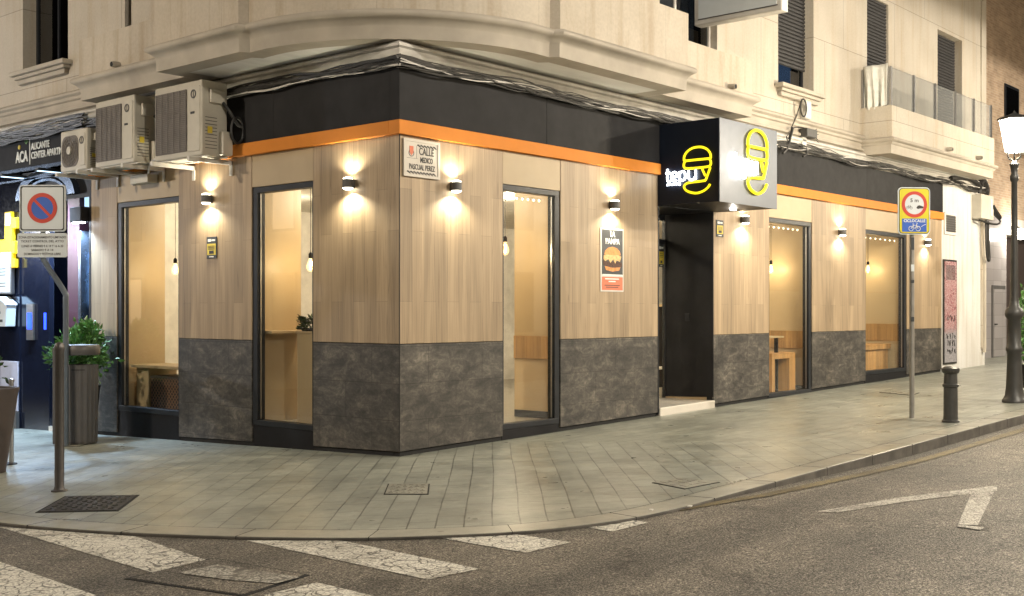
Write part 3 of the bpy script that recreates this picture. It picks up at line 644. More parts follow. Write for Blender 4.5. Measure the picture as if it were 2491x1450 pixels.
# drain spouts
def spout(side, a, out, z):
    f = face(side); mb = MB(); mb.tube([f(a, out-.1, z), f(a, out+.12, z-.01)], .035, 10); mb.build('drain_spout', M['gap'], B, sm=True)
    mb = MB(); mb.tube([f(a+.0, out-.05, z+.002), f(a, out+.118, z-.008)], .042, 10); mb.build('spout_collar', M['cornice'], B, sm=True)
for a in ('R', 6.3, .45, 4.94), ('L', 5.0, .45, 4.94), ('R', 14.6, .61, 4.87), ('R', 16.3, .61, 4.87): spout(*a)
# service end of the ground floor: white wall with vent and scribbled meter cabinet
mb = MB(); P = [(15.945, 0), (18.6, 0), (18.6, .3), (15.945, .3)]; mb.hexa([(x, y, gz(x, y)-.1) for x, y in P], [(x, y, ZF) for x, y in P]); mb.build('white_side_wall', M['whitewall'], B)
mb = MB(); mb.box(18.4, 18.6, .3, 6, 0, 9.5); mb.build('end_wall', M['stucco'], B)
mb = MB(); mb.box(18.32, 18.62, -.03, .0, .75, 9.5); mb.build('corner_quoin', M['stucco'], B)
v = MB(); v.box(16.06, 16.73, -.03, .0, 3.26, 3.74); vo = v.build('wall_vent', M['white'], B)
v = MB(); v.box(16.12, 16.67, -.036, -.03, 3.32, 3.68); v.build('vent_opening', M['shutter'], vo)
v = MB()
for i in range(7): v.box(16.12, 16.67, -.045, -.036, 3.335+.05*i, 3.345+.05*i)
v.build('vent_slats', M['iron'], vo)
v = MB(); v.box(15.99, 16.76, -.03, .0, .46, 2.72); mc = v.build('meter_cabinet', M['iron'], B, bevel=.005)
v = MB(); v.box(16.03, 16.72, -.036, -.03, .50, 2.68); v.build('cabinet_door', M['graffiti'], mc)
v = MB()
for i in range(9): v.box(16.12+.06*i, 16.14+.06*i, -.042, -.036, 2.28, 2.6)
v.build('cabinet_grille', M['shutter'], mc)
v = MB(); rnd = random.Random(3)
for r_ in range(3):
    v = MB()
    for c_ in range(4):
        x0, z0 = 16.14+.14*c_, 1.02-.16*r_
        v.tube([(x0+rnd.uniform(-.02, .09), -.040, z0+rnd.uniform(-.02, .12)) for _ in range(6)], .008, 5)
    v.build('spray_tag', M['ink'], mc)
v = MB(); v.tube([(16.15+.04*j+.06*cos(j*1.3), -.040, 1.45+.07*sin(j*1.9)) for j in range(12)], .007, 5); v.build('spray_tag', M['ink'], mc)
v = MB(); v.box(-.0035, .0045, -.0035, .0045, .06, ZH-.001); v.build('corner_trim', M['gap'], B)

# ------------------------------------------------------------------ neighbour premises on the left (part of the same block)
def lb(name, a0, a1, o0, o1, z0, z1, mat, parent=None, bev=0):
    mb = MB(); fbox(mb, 'L', a0, a1, o0, o1, z0, z1); return mb.build(name, M[mat], parent or B, bevel=bev)
lb('neighbour_fascia', 6.56, 12, -.1, .05, 3.86, ZF, 'fascia')
lb('neighbour_fascia_edge', 6.56, 12, .05, .09, 3.80, 3.86, 'chrome', bev=.005)
lb('neighbour_fascia_edge', 7.4, 12, .0, .05, 3.66, 3.69, 'chrome')
lb('neighbour_wall', 6.545, 12, -1.6, -1.5, -.4, 3.9, 'navy')
lb('neighbour_wall', 8.78, 12, -.12, -.02, -.45, 3.80, 'navy')
lb('neighbour_wall', 6.545, 6.60, -1.5, .0, -.3, 3.9, 'black')
lb('neighbour_wall', 6.56, 8.78, -.12, -.05, 3.30, 3.80, 'black')
lb('neighbour_door', 7.86, 8.78, -.12, -.04, -.28, 3.30, 'navy', bev=.006)
d = lb('maroon_pillar', 6.93, 7.28, -.2, -.03, -.2, 3.3, 'maroon', bev=.004)
lb('door_jamb', 6.84, 6.92, -.22, .0, -.2, 2.80, 'chrome', bev=.006)
lb('frosted_panel', 6.56, 6.84, -.1, -.06, 3.02, 3.66, 'frost')
lb('frosted_panel', 6.58, 6.80, -.3, -.26, 1.7, 2.5, 'frost')
lb('neighbour_step', 6.6, 7.84, -1.4, -.02, -.30, -.17, 'tilewhite')
h = lb('door_plate', 8.30, 8.52, -.04, .0, 1.15, 1.72, 'steel', bev=.005)
lb('blue_handle_light', 8.34, 8.48, .001, .006, 1.32, 1.58, 'e_blue', h)
lb('blue_handle_light', 7.95, 8.02, -.039, -.034, 1.32, 1.58, 'e_blue', h)
lb('reception_light', 7.35, 7.8, -1.0, -.98, 2.52, 2.58, 'e_menu'); lb('reception_light', 7.35, 7.8, -1.0, -.98, 2.34, 2.40, 'e_menu')
lb('reception_light', 7.35, 7.8, -1.0, -.98, 2.62, 2.66, 'e_ysign')
lb('reception_counter', 7.3, 7.85, -1.49, -1.0, -.2, 1.0, 'shutter')
lb('reception_screen', 7.38, 7.75, -1.3, -1.27, 1.5, 2.25, 'frost')
for i in range(3): lb('low_panel', 8.80+.62*i, 9.40+.62*i, -.02, .0, .0, .80, 'lilac', bev=.01)
lb('low_panel_base', 8.79, 12, -.02, .03, -.45, -.01, 'shutter')
for i, a in enumerate((7.35, 8.5)):
    mb = MB(); mb.box(-.42, -.02, a-.05, a+.05, 3.70, 3.74); cf = mb.build('cool_light_fitting', M['frame'], B)
    mb = MB(); mb.box(-.40, -.06, a-.035, a+.035, 3.692, 3.699); mb.build('led_strip', M['e_cool'], cf)
    light('cool_fitting_light', (-.36, a, 3.62), 430, (.50, .72, 1), B, .06, 125, (0, R_(14), 0))
# silver arch over the entrance
mb = MB(); cxa = 7.86
def arcpts(rx, rz, z0=3.36, n=24): return [(cxa+rx*cos(pi*i/n), z0+rz*sin(pi*i/n)) for i in range(n+1)]
for name, (r1, r2), (h1, h2), mat, o in (('entrance_arch', (.92, .72), (.44, .33), 'chrome', .05), ('entrance_arch_inner', (.66, .60), (.29, .25), 'chrome', .03)):
    mb = MB(); A = arcpts(r1, h1); Bp = arcpts(r2, h2); m_ = len(A)
    vs = [(-o, a, z) for a, z in A]+[(-o, a, z) for a, z in Bp]+[(.1, a, z) for a, z in A]+[(.1, a, z) for a, z in Bp]
    fs = []
    for i in range(m_-1): fs += [(i, i+1, m_+i+1, m_+i), (i, 2*m_+i, 2*m_+i+1, i+1), (m_+i, m_+i+1, 3*m_+i+1, 3*m_+i)]
    mb.add(vs, fs); mb.build(name, M[mat], B, sm=True)
light('neighbour_interior_light', (.6, 7.55, 2.9), 150, COOL, B, .15)
light('neighbour_interior_light', (.7, 9.0, 3.0), 14, COOL, B, .15)

# ------------------------------------------------------------------ far buildings
FB = thing('brick_building', 'tan brick building with grey glazed tile ground floor beyond the white side wall', 'building', (18.62, 1.0, 0))
mb = MB(); mb.box(0, 4.6, 0, 6, .1, 4.1); mb.build('tiled_wall', M['tile'], FB)
mb = MB(); mb.box(4.6, 40, .35, 6, .1, 4.1); mb.build('dark_shopfront', M['pot'], FB)
mb = MB(); mb.box(4.6, 40, -.02, .35, 3.65, 4.1); mb.build('shopfront_lintel', M['white'], FB)
mb = MB(); mb.box(0, 40, -.02, 6, 4.1, 13); mb.build('brick_wall', M['brick'], FB)
mb = MB(); mb.box(3.42, 4.42, -.04, .0, .38, 2.28); dd = mb.build('service_door', M['shutter'], FB, bevel=.01)
mb = MB(); mb.box(3.47, 4.37, -.05, -.04, .42, 2.18); mb.build('door_leaf', M['tile'], dd)
mb = MB(); mb.lathe([(.0, 0), (.05, 0), (.05, .03), (0, .03)], 10, (3.55, -.07, 1.25)); mb.build('knob', M['gap'], dd)
mb = MB(); mb.box(4.35, 5.5, -.05, .0, 6.4, 7.65); ww = mb.build('window', M['frame'], FB)
mb = MB(); mb.box(4.43, 5.42, -.06, -.05, 6.48, 7.57); mb.build('pane', M['glass_up'], ww)
mb = MB(); mb.box(5.2, 9, -.45, -.021, 5.9, 6.15); mb.build('stone_balcony_slab', M['cornice'], FB, bevel=.03)
def facade_block(name, label, loc, rz, w_, d_, h_, cols, floors, mat, lit):
    t = thing(name, label, 'building', loc, rz); mb = MB(); mb.box(0, w_, .12, d_, -1.5, h_); mb.build('wall', M[mat], t)
    rnd = random.Random(w_); pw = w_/cols
    for fl in range(floors):
        for c in range(cols):
            x = pw*(c+.5); z = .3+3.4*fl
            mb = MB(); mb.box(x-.62, x+.62, -.0, .11, z+.6, z+2.6)
            f = mb.build('window', M['frame'], t); mb = MB(); mb.box(x-.55, x+.55, -.012, -.001, z+.68, z+2.52)
            mb.build('pane', M['e_added_glow'] if rnd.random() < .3 else M['glass_up'], f)  # some panes glow, added to strengthen reflections in the shop windows
    return t
facade_block('stone_apartment_block', 'cream apartment block across the road from the long facade', (-3, -14.5, 0), pi, -1, 1, 1, 1, 0, 'stucco', 0) if False else None
t1 = facade_block('apartment_block', 'cream apartment block across the road, facing the long shop facade', (34, -15.5, 0), pi, 36, 8, 13, 12, 4, 'bay', 0)
t2 = facade_block('apartment_block', 'cream apartment block across the side street, facing the air conditioners', (-15.5, 2, 0), pi/2, 34, 8, 13, 11, 4, 'bay', 0)

exec_after = []
# ------------------------------------------------------------------ cables
def bundle(name, label, side, a0, a1, n, zc, spread, sag, out=.09, seed=1, mats=('cable', 'cableg', 'cablew')):
    rnd = random.Random(seed); t = thing(name, label, 'cables', (0, 0, 0)); f = face(side)
    for mi, mt in enumerate(mats):
        mb = MB(); cnt = (int(n*.62), int(n*.28), max(1, int(n*.10)))[mi]
        for k in range(cnt):
            ph = [rnd.uniform(0, 6) for _ in range(4)]; r = rnd.choice((.007, .010, .014, .006)); zo = rnd.uniform(-1, 1)*spread; oo = rnd.uniform(0, .06); pts = []
            b0 = a0; b1 = a1
            if rnd.random() < .3: b1 = a0+(a1-a0)*rnd.uniform(.4, .9)
            N = max(12, int(abs(b1-b0)*5))
            for i in range(N+1):
                a = b0+(b1-b0)*i/N
                z = zc+zo+.020*sin(a*2.1+ph[0])+.014*sin(a*5.3+ph[1])-sag*abs(sin(a*.9+ph[3]*.3))
                pts.append(f(a, out+oo+.012*sin(a*3.1+ph[2]), z))
            mb.tube(pts, r, 5)
        mb.build('cable_strands', M[mt], t, sm=True)
    return t
bundle('cable_bundle', 'thick black cable bundle sagging under the curved bay along the front fascia', 'R', -.12, 8.4, 26, 4.37, .040, .04, .08, 1)
bundle('cable_bundle', 'black cable bundle above the side fascia, running behind the air conditioners', 'L', -.12, 6.5, 24, 4.37, .040, .03, .08, 2)
bundle('cable_bundle', 'frayed cable bundle under the far glass-railed balcony', 'R', 8.4, 18.3, 22, 4.40, .05, .05, .08, 3)
bundle('cable_bundle', 'tangled pale cable bundle above the blue-lit entrance', 'L', 6.5, 11.5, 24, 4.42, .10, .05, .12, 4, ('cable', 'cableg', 'cablew'))
# loose ends at the upper wall: a small camera-like box with hanging wires
t = thing('wall_junction', 'white round wall junction with black wires hanging below the shuttered window sill', 'junction', (9.3, 0, 4.6))
mb = MB(); mb.box(.12, .36, -.12, 0, .30, .62); mb.build('housing', M['white'], t, bevel=.03)
mb = MB(); mb.tube([(.0+.11*cos(a), -.14, .46+.15*sin(a)) for a in [i*.5 for i in range(24)]], .014, 6); mb.build('cable_coil', M['cableg'], t, sm=True)
mb = MB(); mb.box(.02, .40, -.2, -.05, -.02, .12); mb.build('terminal_block', M['cableg'], t, bevel=.01)
mb = MB()
mb.tube(catmull([(-.05, -.1, .5), (-.25, -.12, .25), (-.40, -.12, .06), (-.25, -.13, .1), (.05, -.13, .12), (.35, -.13, .03)]), .010, 6)
mb.tube(catmull([(-.35, -.12, .08), (-.42, -.12, -.05), (-.55, -.12, -.28), (-.70, -.12, -.38)]), .026, 6)
mb.tube(catmull([(-.45, -.12, -.02), (-.6, -.14, -.1), (-.52, -.12, -.2), (-.75, -.12, -.3), (-.62, -.12, -.33)]), .008, 6)
mb.tube(catmull([(.1, -.12, -.18), (.12, -.14, -.30), (.02, -.12, -.36)]), .02, 6)
for i in range(6): mb.tube([(.40, -.12, .1-.02*i), (.5+.03*(i % 3), -.14, .16-.045*i)], .006, 5)
mb.build('hanging_wires', M['cable'], t, sm=True)
mb = MB(); mb.box(.05, .20, -.1, 0, -.25, -.02); mb.build('lower_box', M['white'], t, bevel=.01)
# far junction box
t = thing('junction_box', 'beige junction box with drooping black cables near the white side wall end', 'junction box', (17.75, 0, 3.66))
mb = MB(); mb.box(0, .80, -.22, 0, .03, .58); mb.build('box', M['acw'], t, bevel=.01)
mb = MB(); mb.box(.55, .70, -.235, -.22, .12, .5); mb.build('label_patch', M['white'], t)
mb = MB(); mb.tube(catmull([(.05, -.15, .0), (.5, -.2, -.05), (1.1, -.2, -.04), (1.45, -.15, .06), (1.0, -.15, .2), (.7, -.2, .3)]), .022, 6)
mb.tube(catmull([(.75, -.2, .35), (1.0, -.2, .22), (1.25, -.2, .12)]), .06, 6)
mb.tube(catmull([(.50, -.15, .02), (.52, -.15, -.5), (.60, -.15, -.85), (.72, -.15, -.86), (.66, -.15, -.45), (.62, -.15, .0)]), .028, 6)
mb.tube(catmull([(.2, -.12, .62), (.1, -.12, .80), (-.6, -.12, .88), (-1.6, -.12, .80)]), .05, 6); mb.tube(catmull([(.6, -.12, .6), (.65, -.12, .75), (.4, -.12, .92), (.2, -.12, .8)]), .06, 6)
mb.build('drooping_cables', M['cable'], t, sm=True)
mb = MB(); mb.tube([(.68, -.04, -3.0), (.68, -.04, -.8)], .05, 8); mb.build('drain_pipe', M['cornice'], t, sm=True)

# ------------------------------------------------------------------ wall lamps
def wall_lamp(name, label, loc, rz, small=False):
    t = thing(name, label, 'wall lamp', loc, rz, 'up and down wall lamps on the cladding')
    r, h = (.062, .050)
    mb = MB(); ring(mb, circle(0, 0, 1, 4), circle(0, 0, .9, 4), 0, 0) if False else None
    n = 20; prof = [(r, -h), (r, h)]
    vs = []; fs = []
    for rr, zz in ((r, -h), (r, h), (r-.006, h), (r-.006, -h)):
        for k in range(n): a = 2*pi*k/n; vs.append((rr*cos(a), -.075+rr*sin(a), zz))
    for j in range(4):
        for k in range(n): fs.append((j*n+k, j*n+(k+1) % n, ((j+1) % 4)*n+(k+1) % n, ((j+1) % 4)*n+k))
    mb.add(vs, fs); mb.build('housing', M['shutter'], t, sm=True)
    mb = MB(); mb.box(-.035, .035, -.025, 0, -.05, .05); mb.build('bracket', M['shutter'], t)
    for s_ in (-1, 1):
        mb = MB(); mb.lathe([(r-.004, 0), (r-.004, s_*.006), (r-.012, s_*.018), (r-.03, s_*.026), (.001, s_*.03)], 20, (0, -.075, s_*(h-.006))); mb.build('lens', M['e_lamp'], t, sm=True)
        light('lamp_beam', (0, -.085, s_*(h+.035)), P_WALL*(1.5 if s_ < 0 else .8), (1, .90, .66), t, .02, 150, (0, 0, 0) if s_ < 0 else (pi, 0, 0))
    return t
for a, z, lb_ in ((.83, 3.04, 'round wall lamp beside the street name plate'), (3.94, 3.04, 'round wall lamp above the burger poster'), (7.46, 3.05, 'round wall lamp under the projecting cube sign'), (10.96, 3.03, 'round wall lamp on the wood pier between the two far windows'), (15.0, 3.03, 'round wall lamp behind the cycle street sign')):
    wall_lamp('wall_lamp', lb_, (a, 0, z), 0)
for a, z, lb_ in ((.77, 3.06, 'round wall lamp on the left face, nearest the corner'), (3.54, 3.06, 'round wall lamp beneath the largest air conditioner')):
    wall_lamp('wall_lamp', lb_, (0, a, z), -pi/2)
t = thing('twin_spotlight', 'small black twin spotlight with two cool lenses over the neighbour doorway', 'spotlight', (0, 6.75, 2.92), -pi/2)
mb = MB(); mb.box(-.16, .16, -.14, 0, 0, .22); mb.build('housing', M['black'], t, bevel=.01)
mb = MB(); mb.lathe([(.045, 0), (.045, .02)], 16, (-.09, -.08, -.02)); mb.lathe([(.045, 0), (.045, .02)], 16, (.09, -.08, -.02)); mb.build('lens', emit('cool_lens', (.75, .85, 1), 15), t)
light('cool_beam', (0, -.09, -.05), 90, COOL, t, .03, 140, (0, 0, 0))

# ------------------------------------------------------------------ air conditioners
def ac(label, t0, t1, z0, z1, round_fan=False, out=.54, dep=.38):
    W, H = t1-t0, z1-z0
    t = thing('air_conditioner', label, 'air conditioner', (0, t1, z0), -pi/2, 'air conditioning units on the side wall')
    yb = -(out-dep); yf = -out
    mb = MB(); mb.box(0, W, yf, yb, 0, H); mb.build('casing', M['acw'], t, bevel=.025, seg=3)
    gw = W*.70
    mb = MB()
    if round_fan: mb.prism(rrect(.05, gw, .06, H-.08, .12), yf-.006, yf+.01)
    else: mb.prism(rrect(.04, gw, .07, H-.09, .02), yf-.006, yf+.01)
    g = mb.build('fan_grille', M['acg'], t)
    mb = MB(); z = .09
    if round_fan:
        for rr in (.07, .12, .17, .21): mb.tube([(.05+(gw-.05)/2+rr*cos(a), yf-.012, H/2-.01+rr*sin(a)) for a in [2*pi*i/28 for i in range(28)]], .004, 5, True)
        for i in range(8): a = pi*i/8; mb.tube([(.05+(gw-.05)/2+.21*cos(a), yf-.012, H/2+.21*sin(a)), (.05+(gw-.05)/2-.21*cos(a), yf-.012, H/2-.21*sin(a))], .003, 4)
    else:
        while z < H-.1: mb.box(.05, gw-.01, yf-.014, yf-.006, z, z+.007); z += .024
        for i in range(6): x = .05+(gw-.07)*i/5; mb.box(x, x+.012, yf-.018, yf-.014, .075, H-.095)
    mb.build('grille_wires', plainc('grille_wire'), g)
    if round_fan:
        mb = MB(); mb.prism(circle(.05+(gw-.05)/2, H/2, .055), yf-.03, yf-.01); mb.build('fan_hub', M['acw'], t)
    mb = MB(); mb.prism(rrect(gw+.03, W-.03, .06, H-.07, .02), yf-.012, yf+.01); fp = mb.build('control_panel', M['acw'], t, bevel=.005)
    mb = MB(); ring(mb, circle((gw+W)/2, H-.17, .055), circle((gw+W)/2, H-.17, .04), yf-.02, yf-.012); mb.box((gw+W)/2-.004, (gw+W)/2+.004, yf-.018, yf-.012, H-.21, H-.13); mb.build('badge', M['shutter'], fp)
    if not round_fan: mb = MB(); mb.box((gw+W)/2-.06, (gw+W)/2+.02, yf-.018, yf-.012, H*.56, H*.59); mb.build('small_plate', M['ink'], fp)
    # right side: handle box, valve cover, vents, energy label
    mb = MB(); mb.box(W, W+.05, yf+.10, yb-.06, H*.70, H*.88); mb.build('terminal_cover', M['acw'], t, bevel=.012)
    mb = MB(); mb.box(W, W+.09, yb-.14, yb+.02, H*.02, H*.34); mb.build('valve_cover', M['acw'], t, bevel=.02)
    mb = MB()
    for i in range(10): mb.box(W, W+.004, yf+.05, yb-.16, H*(.10+.045*i), H*(.10+.045*i)+.008)
    mb.build('side_vents', M['shutter'], t)
    mb = MB(); mb.box(W+.004, W+.007, yf+.08, yf+.15, H*.30, H*.39); mb.build('energy_label', M['yellow'], t)
    mb = MB(); mb.tube(catmull([(W+.04, yb-.10, H*.72), (W+.10, yb-.04, H*.60), (W+.12, yb+.06, H*.45), (W+.13, yb+.12, H*.42)]), .022, 8)
    mb.tube(catmull([(W+.13, yb+.05+.09*cos(a), H*.36+.16*sin(a)) for a in [i*.7 for i in range(10)]], 3), .016, 6); mb.build('pipe_loop', M['cable'], t, sm=True)
    # wall brackets
    for x in (W*.06, W*.84):
        mb = MB(); mb.box(x, x+.05, yf-.10, 0, -.065, -.012); mb.box(x, x+.05, -.02, 0, -.20, -.012)
        mb.build('wall_bracket', M['white'], t, bevel=.003)
    mb = MB()
    for y in (yf+.03, yb-.08): mb.box(-.02, W+.06, y, y+.04, -.012, 0)
    mb.build('support_rails', M['white'], t)
    return t
_pc = {}
def plainc(k):
    if k not in _pc: _pc[k] = plain(k, (.17, .15, .13), .5)
    return _pc[k]
ac('largest air conditioner, nearest the corner, square grille and looped black pipe', 2.95, 4.00, 3.53, 4.47)
ac('middle air conditioner with square grille between the largest and the smallest units', 4.49, 5.47, 3.57, 4.47)
ac('smallest air conditioner with round fan and pale hub beside the neighbour sign', 5.70, 6.42, 3.58, 4.16, True)
t = thing('condensate_box', 'small beige box hanging below the air conditioners with a white drain hose', 'junction box', (0, 5.0, 3.34), -pi/2)
mb = MB(); mb.box(-.22, .22, -.16, 0, .02, .14); mb.build('box', M['acw'], t, bevel=.01)
mb = MB(); mb.tube(catmull([(-.6, -.3, .28), (-.2, -.2, .16), (.0, -.1, .15)]), .012, 6); mb.tube(catmull([(.15, -.1, .14), (.35, -.22, .16), (.6, -.34, .24), (.95, -.4, .30)]), .014, 6); mb.build('drain_hose', M['cablew'], t, sm=True)

# ------------------------------------------------------------------ projecting cube sign with lit logo
CB = thing('projecting_cube_sign', 'black and silver cube sign with a glowing burger outline over the entrance', 'sign', (5.09, 0, 3.12))
SH = 1.15
mb = MB(); mb.box(.004, 1.636, -1.0, -.004, .004, SH-.004); mb.build('sign_box', M['black'], CB, bevel=.004)
mb = MB(); mb.box(.0, 1.64, -1.012, -1.0, -.006, SH+.004); mb.build('front_panel', M['metal_face'], CB, bevel=.003)
mb = MB(); mb.box(-.008, .004, -1.0, -.004, -.004, SH); sp_ = mb.build('side_panel', plain('sign_navy_black', (.006, .009, .018), .45, spec=.2), CB, bevel=.002)
mb = MB(); mb.lathe([(.05, 0), (.05, .01)], 16, (1.25, -.5, -.012)); mb.build('downlight', M['e_white'], CB)
light('sign_downlight', (1.25, -.5, -.05), 4, NEUT, CB, .04)
def logo(parent, fn, k, r, wm='e_white'):
    S = lambda u, v: fn(u, v)
    y = MB()
    bun = [(.10, .0), (.0, .02), (-.005, .06)]
    top = [(0, .345), (.005, .40), (.05, .46), (.13, .50), (.215, .51), (.30, .50), (.38, .46), (.425, .40), (.43, .345), (.40, .335), (.215, .335), (.03, .335)]
    y.tube([S(u, v) for u, v in catmull(top+[top[0]], 3)[:-1]], r, 8, True)
    pat = [(.03, .335), (.0, .30), (.0, .25), (.04, .225), (.215, .22), (.39, .225), (.43, .25), (.43, .30), (.40, .335)]
    y.tube([S(u, v) for u, v in catmull(pat, 3)], r, 8)
    y.tube([S(u, v) for u, v in [(.425, .21), (.36, .06), (.345, .035)]], r, 8)          # long stroke of the y
    y.tube([S(u, v) for u, v in [(.295, .20), (.345, .10)]], r, 8)
    low = [(.345, .035), (.25, .03), (.10, .025), (.03, .01), (.0, -.03), (.04, -.085), (.13, -.12), (.22, -.13), (.32, -.105), (.39, -.06), (.42, -.02)]
    y.tube([S(u, v) for u, v in catmull(low, 3)], r, 8)
    y.build('burger_outline', M['e_yellow'], parent, sm=True)
    t_ = MB(); r2 = r*.85; st = []
    st.append([(-.275, .24), (-.275, .09), (-.255, .065), (-.235, .065)]); st.append([(-.30, .185), (-.235, .185)])           # t
    st.append([(-.205, .125), (-.12, .125), (-.125, .17), (-.16, .19), (-.20, .165), (-.21, .12), (-.195, .08), (-.16, .063), (-.125, .075)])   # e
    st.append([(-.075, .19), (-.075, .0)]); st.append([(-.07, .165), (-.03, .19), (.01, .17), (.02, .125), (.01, .08), (-.03, .063), (-.07, .085)])   # p
    st.append([(.075, .19), (.075, .10), (.10, .065), (.15, .065), (.185, .10)]); st.append([(.19, .19), (.19, .065)])      # u
    for q in st: t_.tube([S(u, v) for u, v in (catmull(q, 3) if len(q) > 3 else q)], r2, 8)
    t_.build('lit_letters', M[wm], parent, sm=True)
    s_ = MB()
    for i in range(7): s_.box(*[c for ab in zip(S(-.285+.031*i, .0), S(-.267+.031*i, .035)) for c in sorted(ab)]) if False else s_.tube([S(-.285+.031*i, .005), S(-.27+.031*i, .035)], r*.45, 6)
    s_.build('small_lit_letters', M[wm], parent, sm=True)
# side face: u runs from the wall (y=0) outwards
lg = thing('tmp', None, None); lg.name = 'side_logo'; lg.parent = CB
logo(sp_, lambda u, v: (-.035, -(.46+u), .26+v), 1, .0165)
fp_ = bpy.data.objects.get('front_panel')
logo(fp_, lambda u, v: (.72+u*1.30, -1.045, .36+v*1.42), 1.4, .023, 'e_white2')
bpy.data.objects.remove(lg)

# projecting sign box at upper floor
t = thing('upper_sign_box', 'large unlit white sign box projecting from the upper floor at the top edge', 'sign', (6.2, 0, 5.88))
mb = MB(); mb.box(-.10, .10, -1.42, .03, 0, 1.1); mb.build('box', M['white'], t, bevel=.02)
mb = MB(); mb.box(-.106, -.10, -1.34, -.05, .09, 1.05); mb.build('sign_face', M['signw'], t)
mb = MB(); 
for a in ((-.108, -.104, -1.36, -.04, .075, .09),): mb.box(*a)
mb.build('face_trim', M['shutter'], t)
# folded towel on the far balcony
t = thing('hanging_cloth', 'white cloth draped over the near end of the glass balcony railing', 'cloth', (11.92, -.28, 6.16))
mb = MB(); nx_, nz_ = 14, 12; vs = []
for j in range(nz_+1):
    v_ = j/nz_
    for i in range(nx_+1):
        u_ = i/nx_-.5; w_ = .50*(1-.12*v_); y_ = u_*w_; x_ = -.03-.03*sin(u_*22+v_*2)*(.3+v_)-.02*sin(u_*9)
        vs.append((x_, y_, .02-.78*v_-.05*sin(u_*3+1)*v_))
mb.add(vs, [(j*(nx_+1)+i, j*(nx_+1)+i+1, (j+1)*(nx_+1)+i+1, (j+1)*(nx_+1)+i) for j in range(nz_) for i in range(nx_)])
o = mb.build('cloth', M['towel'], t, sm=True); m_ = o.modifiers.new('thick', 'SOLIDIFY'); m_.thickness = .008

# ------------------------------------------------------------------ plates, posters, notices
t = thing('street_name_plate', 'white tiled street name plate reading CALLE MEDICO PASCUAL PEREZ at the corner', 'street sign', (.04, 0, 3.10))
mb = MB(); mb.box(0, .57, -.022, 0, 0, .42); pl = mb.build('tile_plate', M['tilewhite'], t, bevel=.008)
mb = MB(); ring(mb, rrect(.0, .57, 0, .42, .01), rrect(.035, .535, .03, .39, .01), -.030, -.022); mb.build('raised_border', M['tilewhite'], pl)
text('lettering', 'CALLE', .115, .355, .255, -.0245, M['ink'], t, 'CENTER', .72, bold=.001); text('lettering', 'MEDICO', .085, .355, .170, -.0245, M['ink'], t, 'CENTER', .62, bold=.001); text('lettering', 'PASCUAL PEREZ', .085, .285, .085, -.0245, M['ink'], t, 'CENTER', .66, bold=.001)
mb = MB()
for n_, x0, z0 in ((6, .22, .355), (9, .06, .052)):
    for i in range(n_):
        x = x0+.05*i; mb.prism([(x, z0), (x+.012, z0+.012), (x+.04, z0-.006), (x+.05, z0-.02), (x+.03, z0-.016)], -.0250, -.022); mb.prism(circle(x, z0+.004, .009, 8), -.0255, -.022)
mb.build('zigzag_border', M['ink'], t)
mb = MB(); mb.prism([(.09, .34), (.15, .34), (.15, .27), (.12, .235), (.09, .27)], -.026, -.022); mb.build('shield', M['coral'], t)
mb = MB(); ring(mb, circle(.12, .265, .042, 20), circle(.12, .265, .034, 20), -.0245, -.022); mb.build('shield_ring', M['shutter'], t)
mb = MB(); mb.box(.05, .22, -.0235, -.022, .205, .208); mb.box(.20, .203, -.0235, -.022, .21, .35); mb.build('tile_joint', M['cableg'], t)

t = thing('burger_poster', 'tall black and coral poster with a burger picture, reading LA PAMPA', 'poster', (3.70, 0, 1.87), 0)
mb = MB(); mb.box(0, .53, -.008, 0, 0, .86); mb.build('paper', M['white'], t)
mb = MB(); mb.box(.03, .51, -.010, -.008, .23, .84); mb.build('black_field', M['posterk'], t)
mb = MB(); mb.box(.03, .51, -.010, -.008, .02, .20); mb.build('coral_field', M['coral'], t)
text('lettering', 'LA', .105, .27, .745, -.0115, M['light_letters'], t, 'CENTER', .9, bold=.0025); text('lettering', 'PAMPA', .105, .27, .645, -.0115, M['light_letters'], t, 'CENTER', 1.0, bold=.0025)
mb = MB(); mb.prism([(.08, .50), (.10, .55), (.17, .595), (.27, .61), (.37, .595), (.44, .55), (.46, .50), (.27, .485)], -.0125, -.010); mb.build('bun_top', M['bun'], t)
mb = MB(); mb.prism([(.07, .49), (.16, .50), (.27, .495), (.40, .50), (.47, .48), (.44, .41), (.36, .43), (.33, .38), (.28, .44), (.22, .39), (.17, .44), (.10, .41), (.06, .44)], -.0135, -.010); mb.build('filling', M['cheese'], t)
mb = MB(); mb.prism([(.05, .42), (.20, .40), (.34, .41), (.48, .40), (.49, .345), (.35, .33), (.18, .34), (.06, .355)], -.0120, -.010); mb.build('patty', M['patty'], t)
mb = MB(); mb.prism([(.09, .345), (.27, .325), (.45, .335), (.42, .29), (.27, .272), (.12, .29)], -.0130, -.010); mb.build('bun_bottom', M['bun'], t)
mb = MB(); mb.box(.04, .50, -.0115, -.010, .215, .235); mb.box(.10, .42, -.0115, -.010, .165, .18); mb.box(.18, .34, -.0115, -.010, .13, .145); mb.build('small_print', M['light_letters'], t)
mb = MB(); mb.box(.09, .44, -.0115, -.010, .08, .09); mb.box(.12, .40, -.0115, -.010, .055, .065); mb.build('fine_print', M['ink'], t)

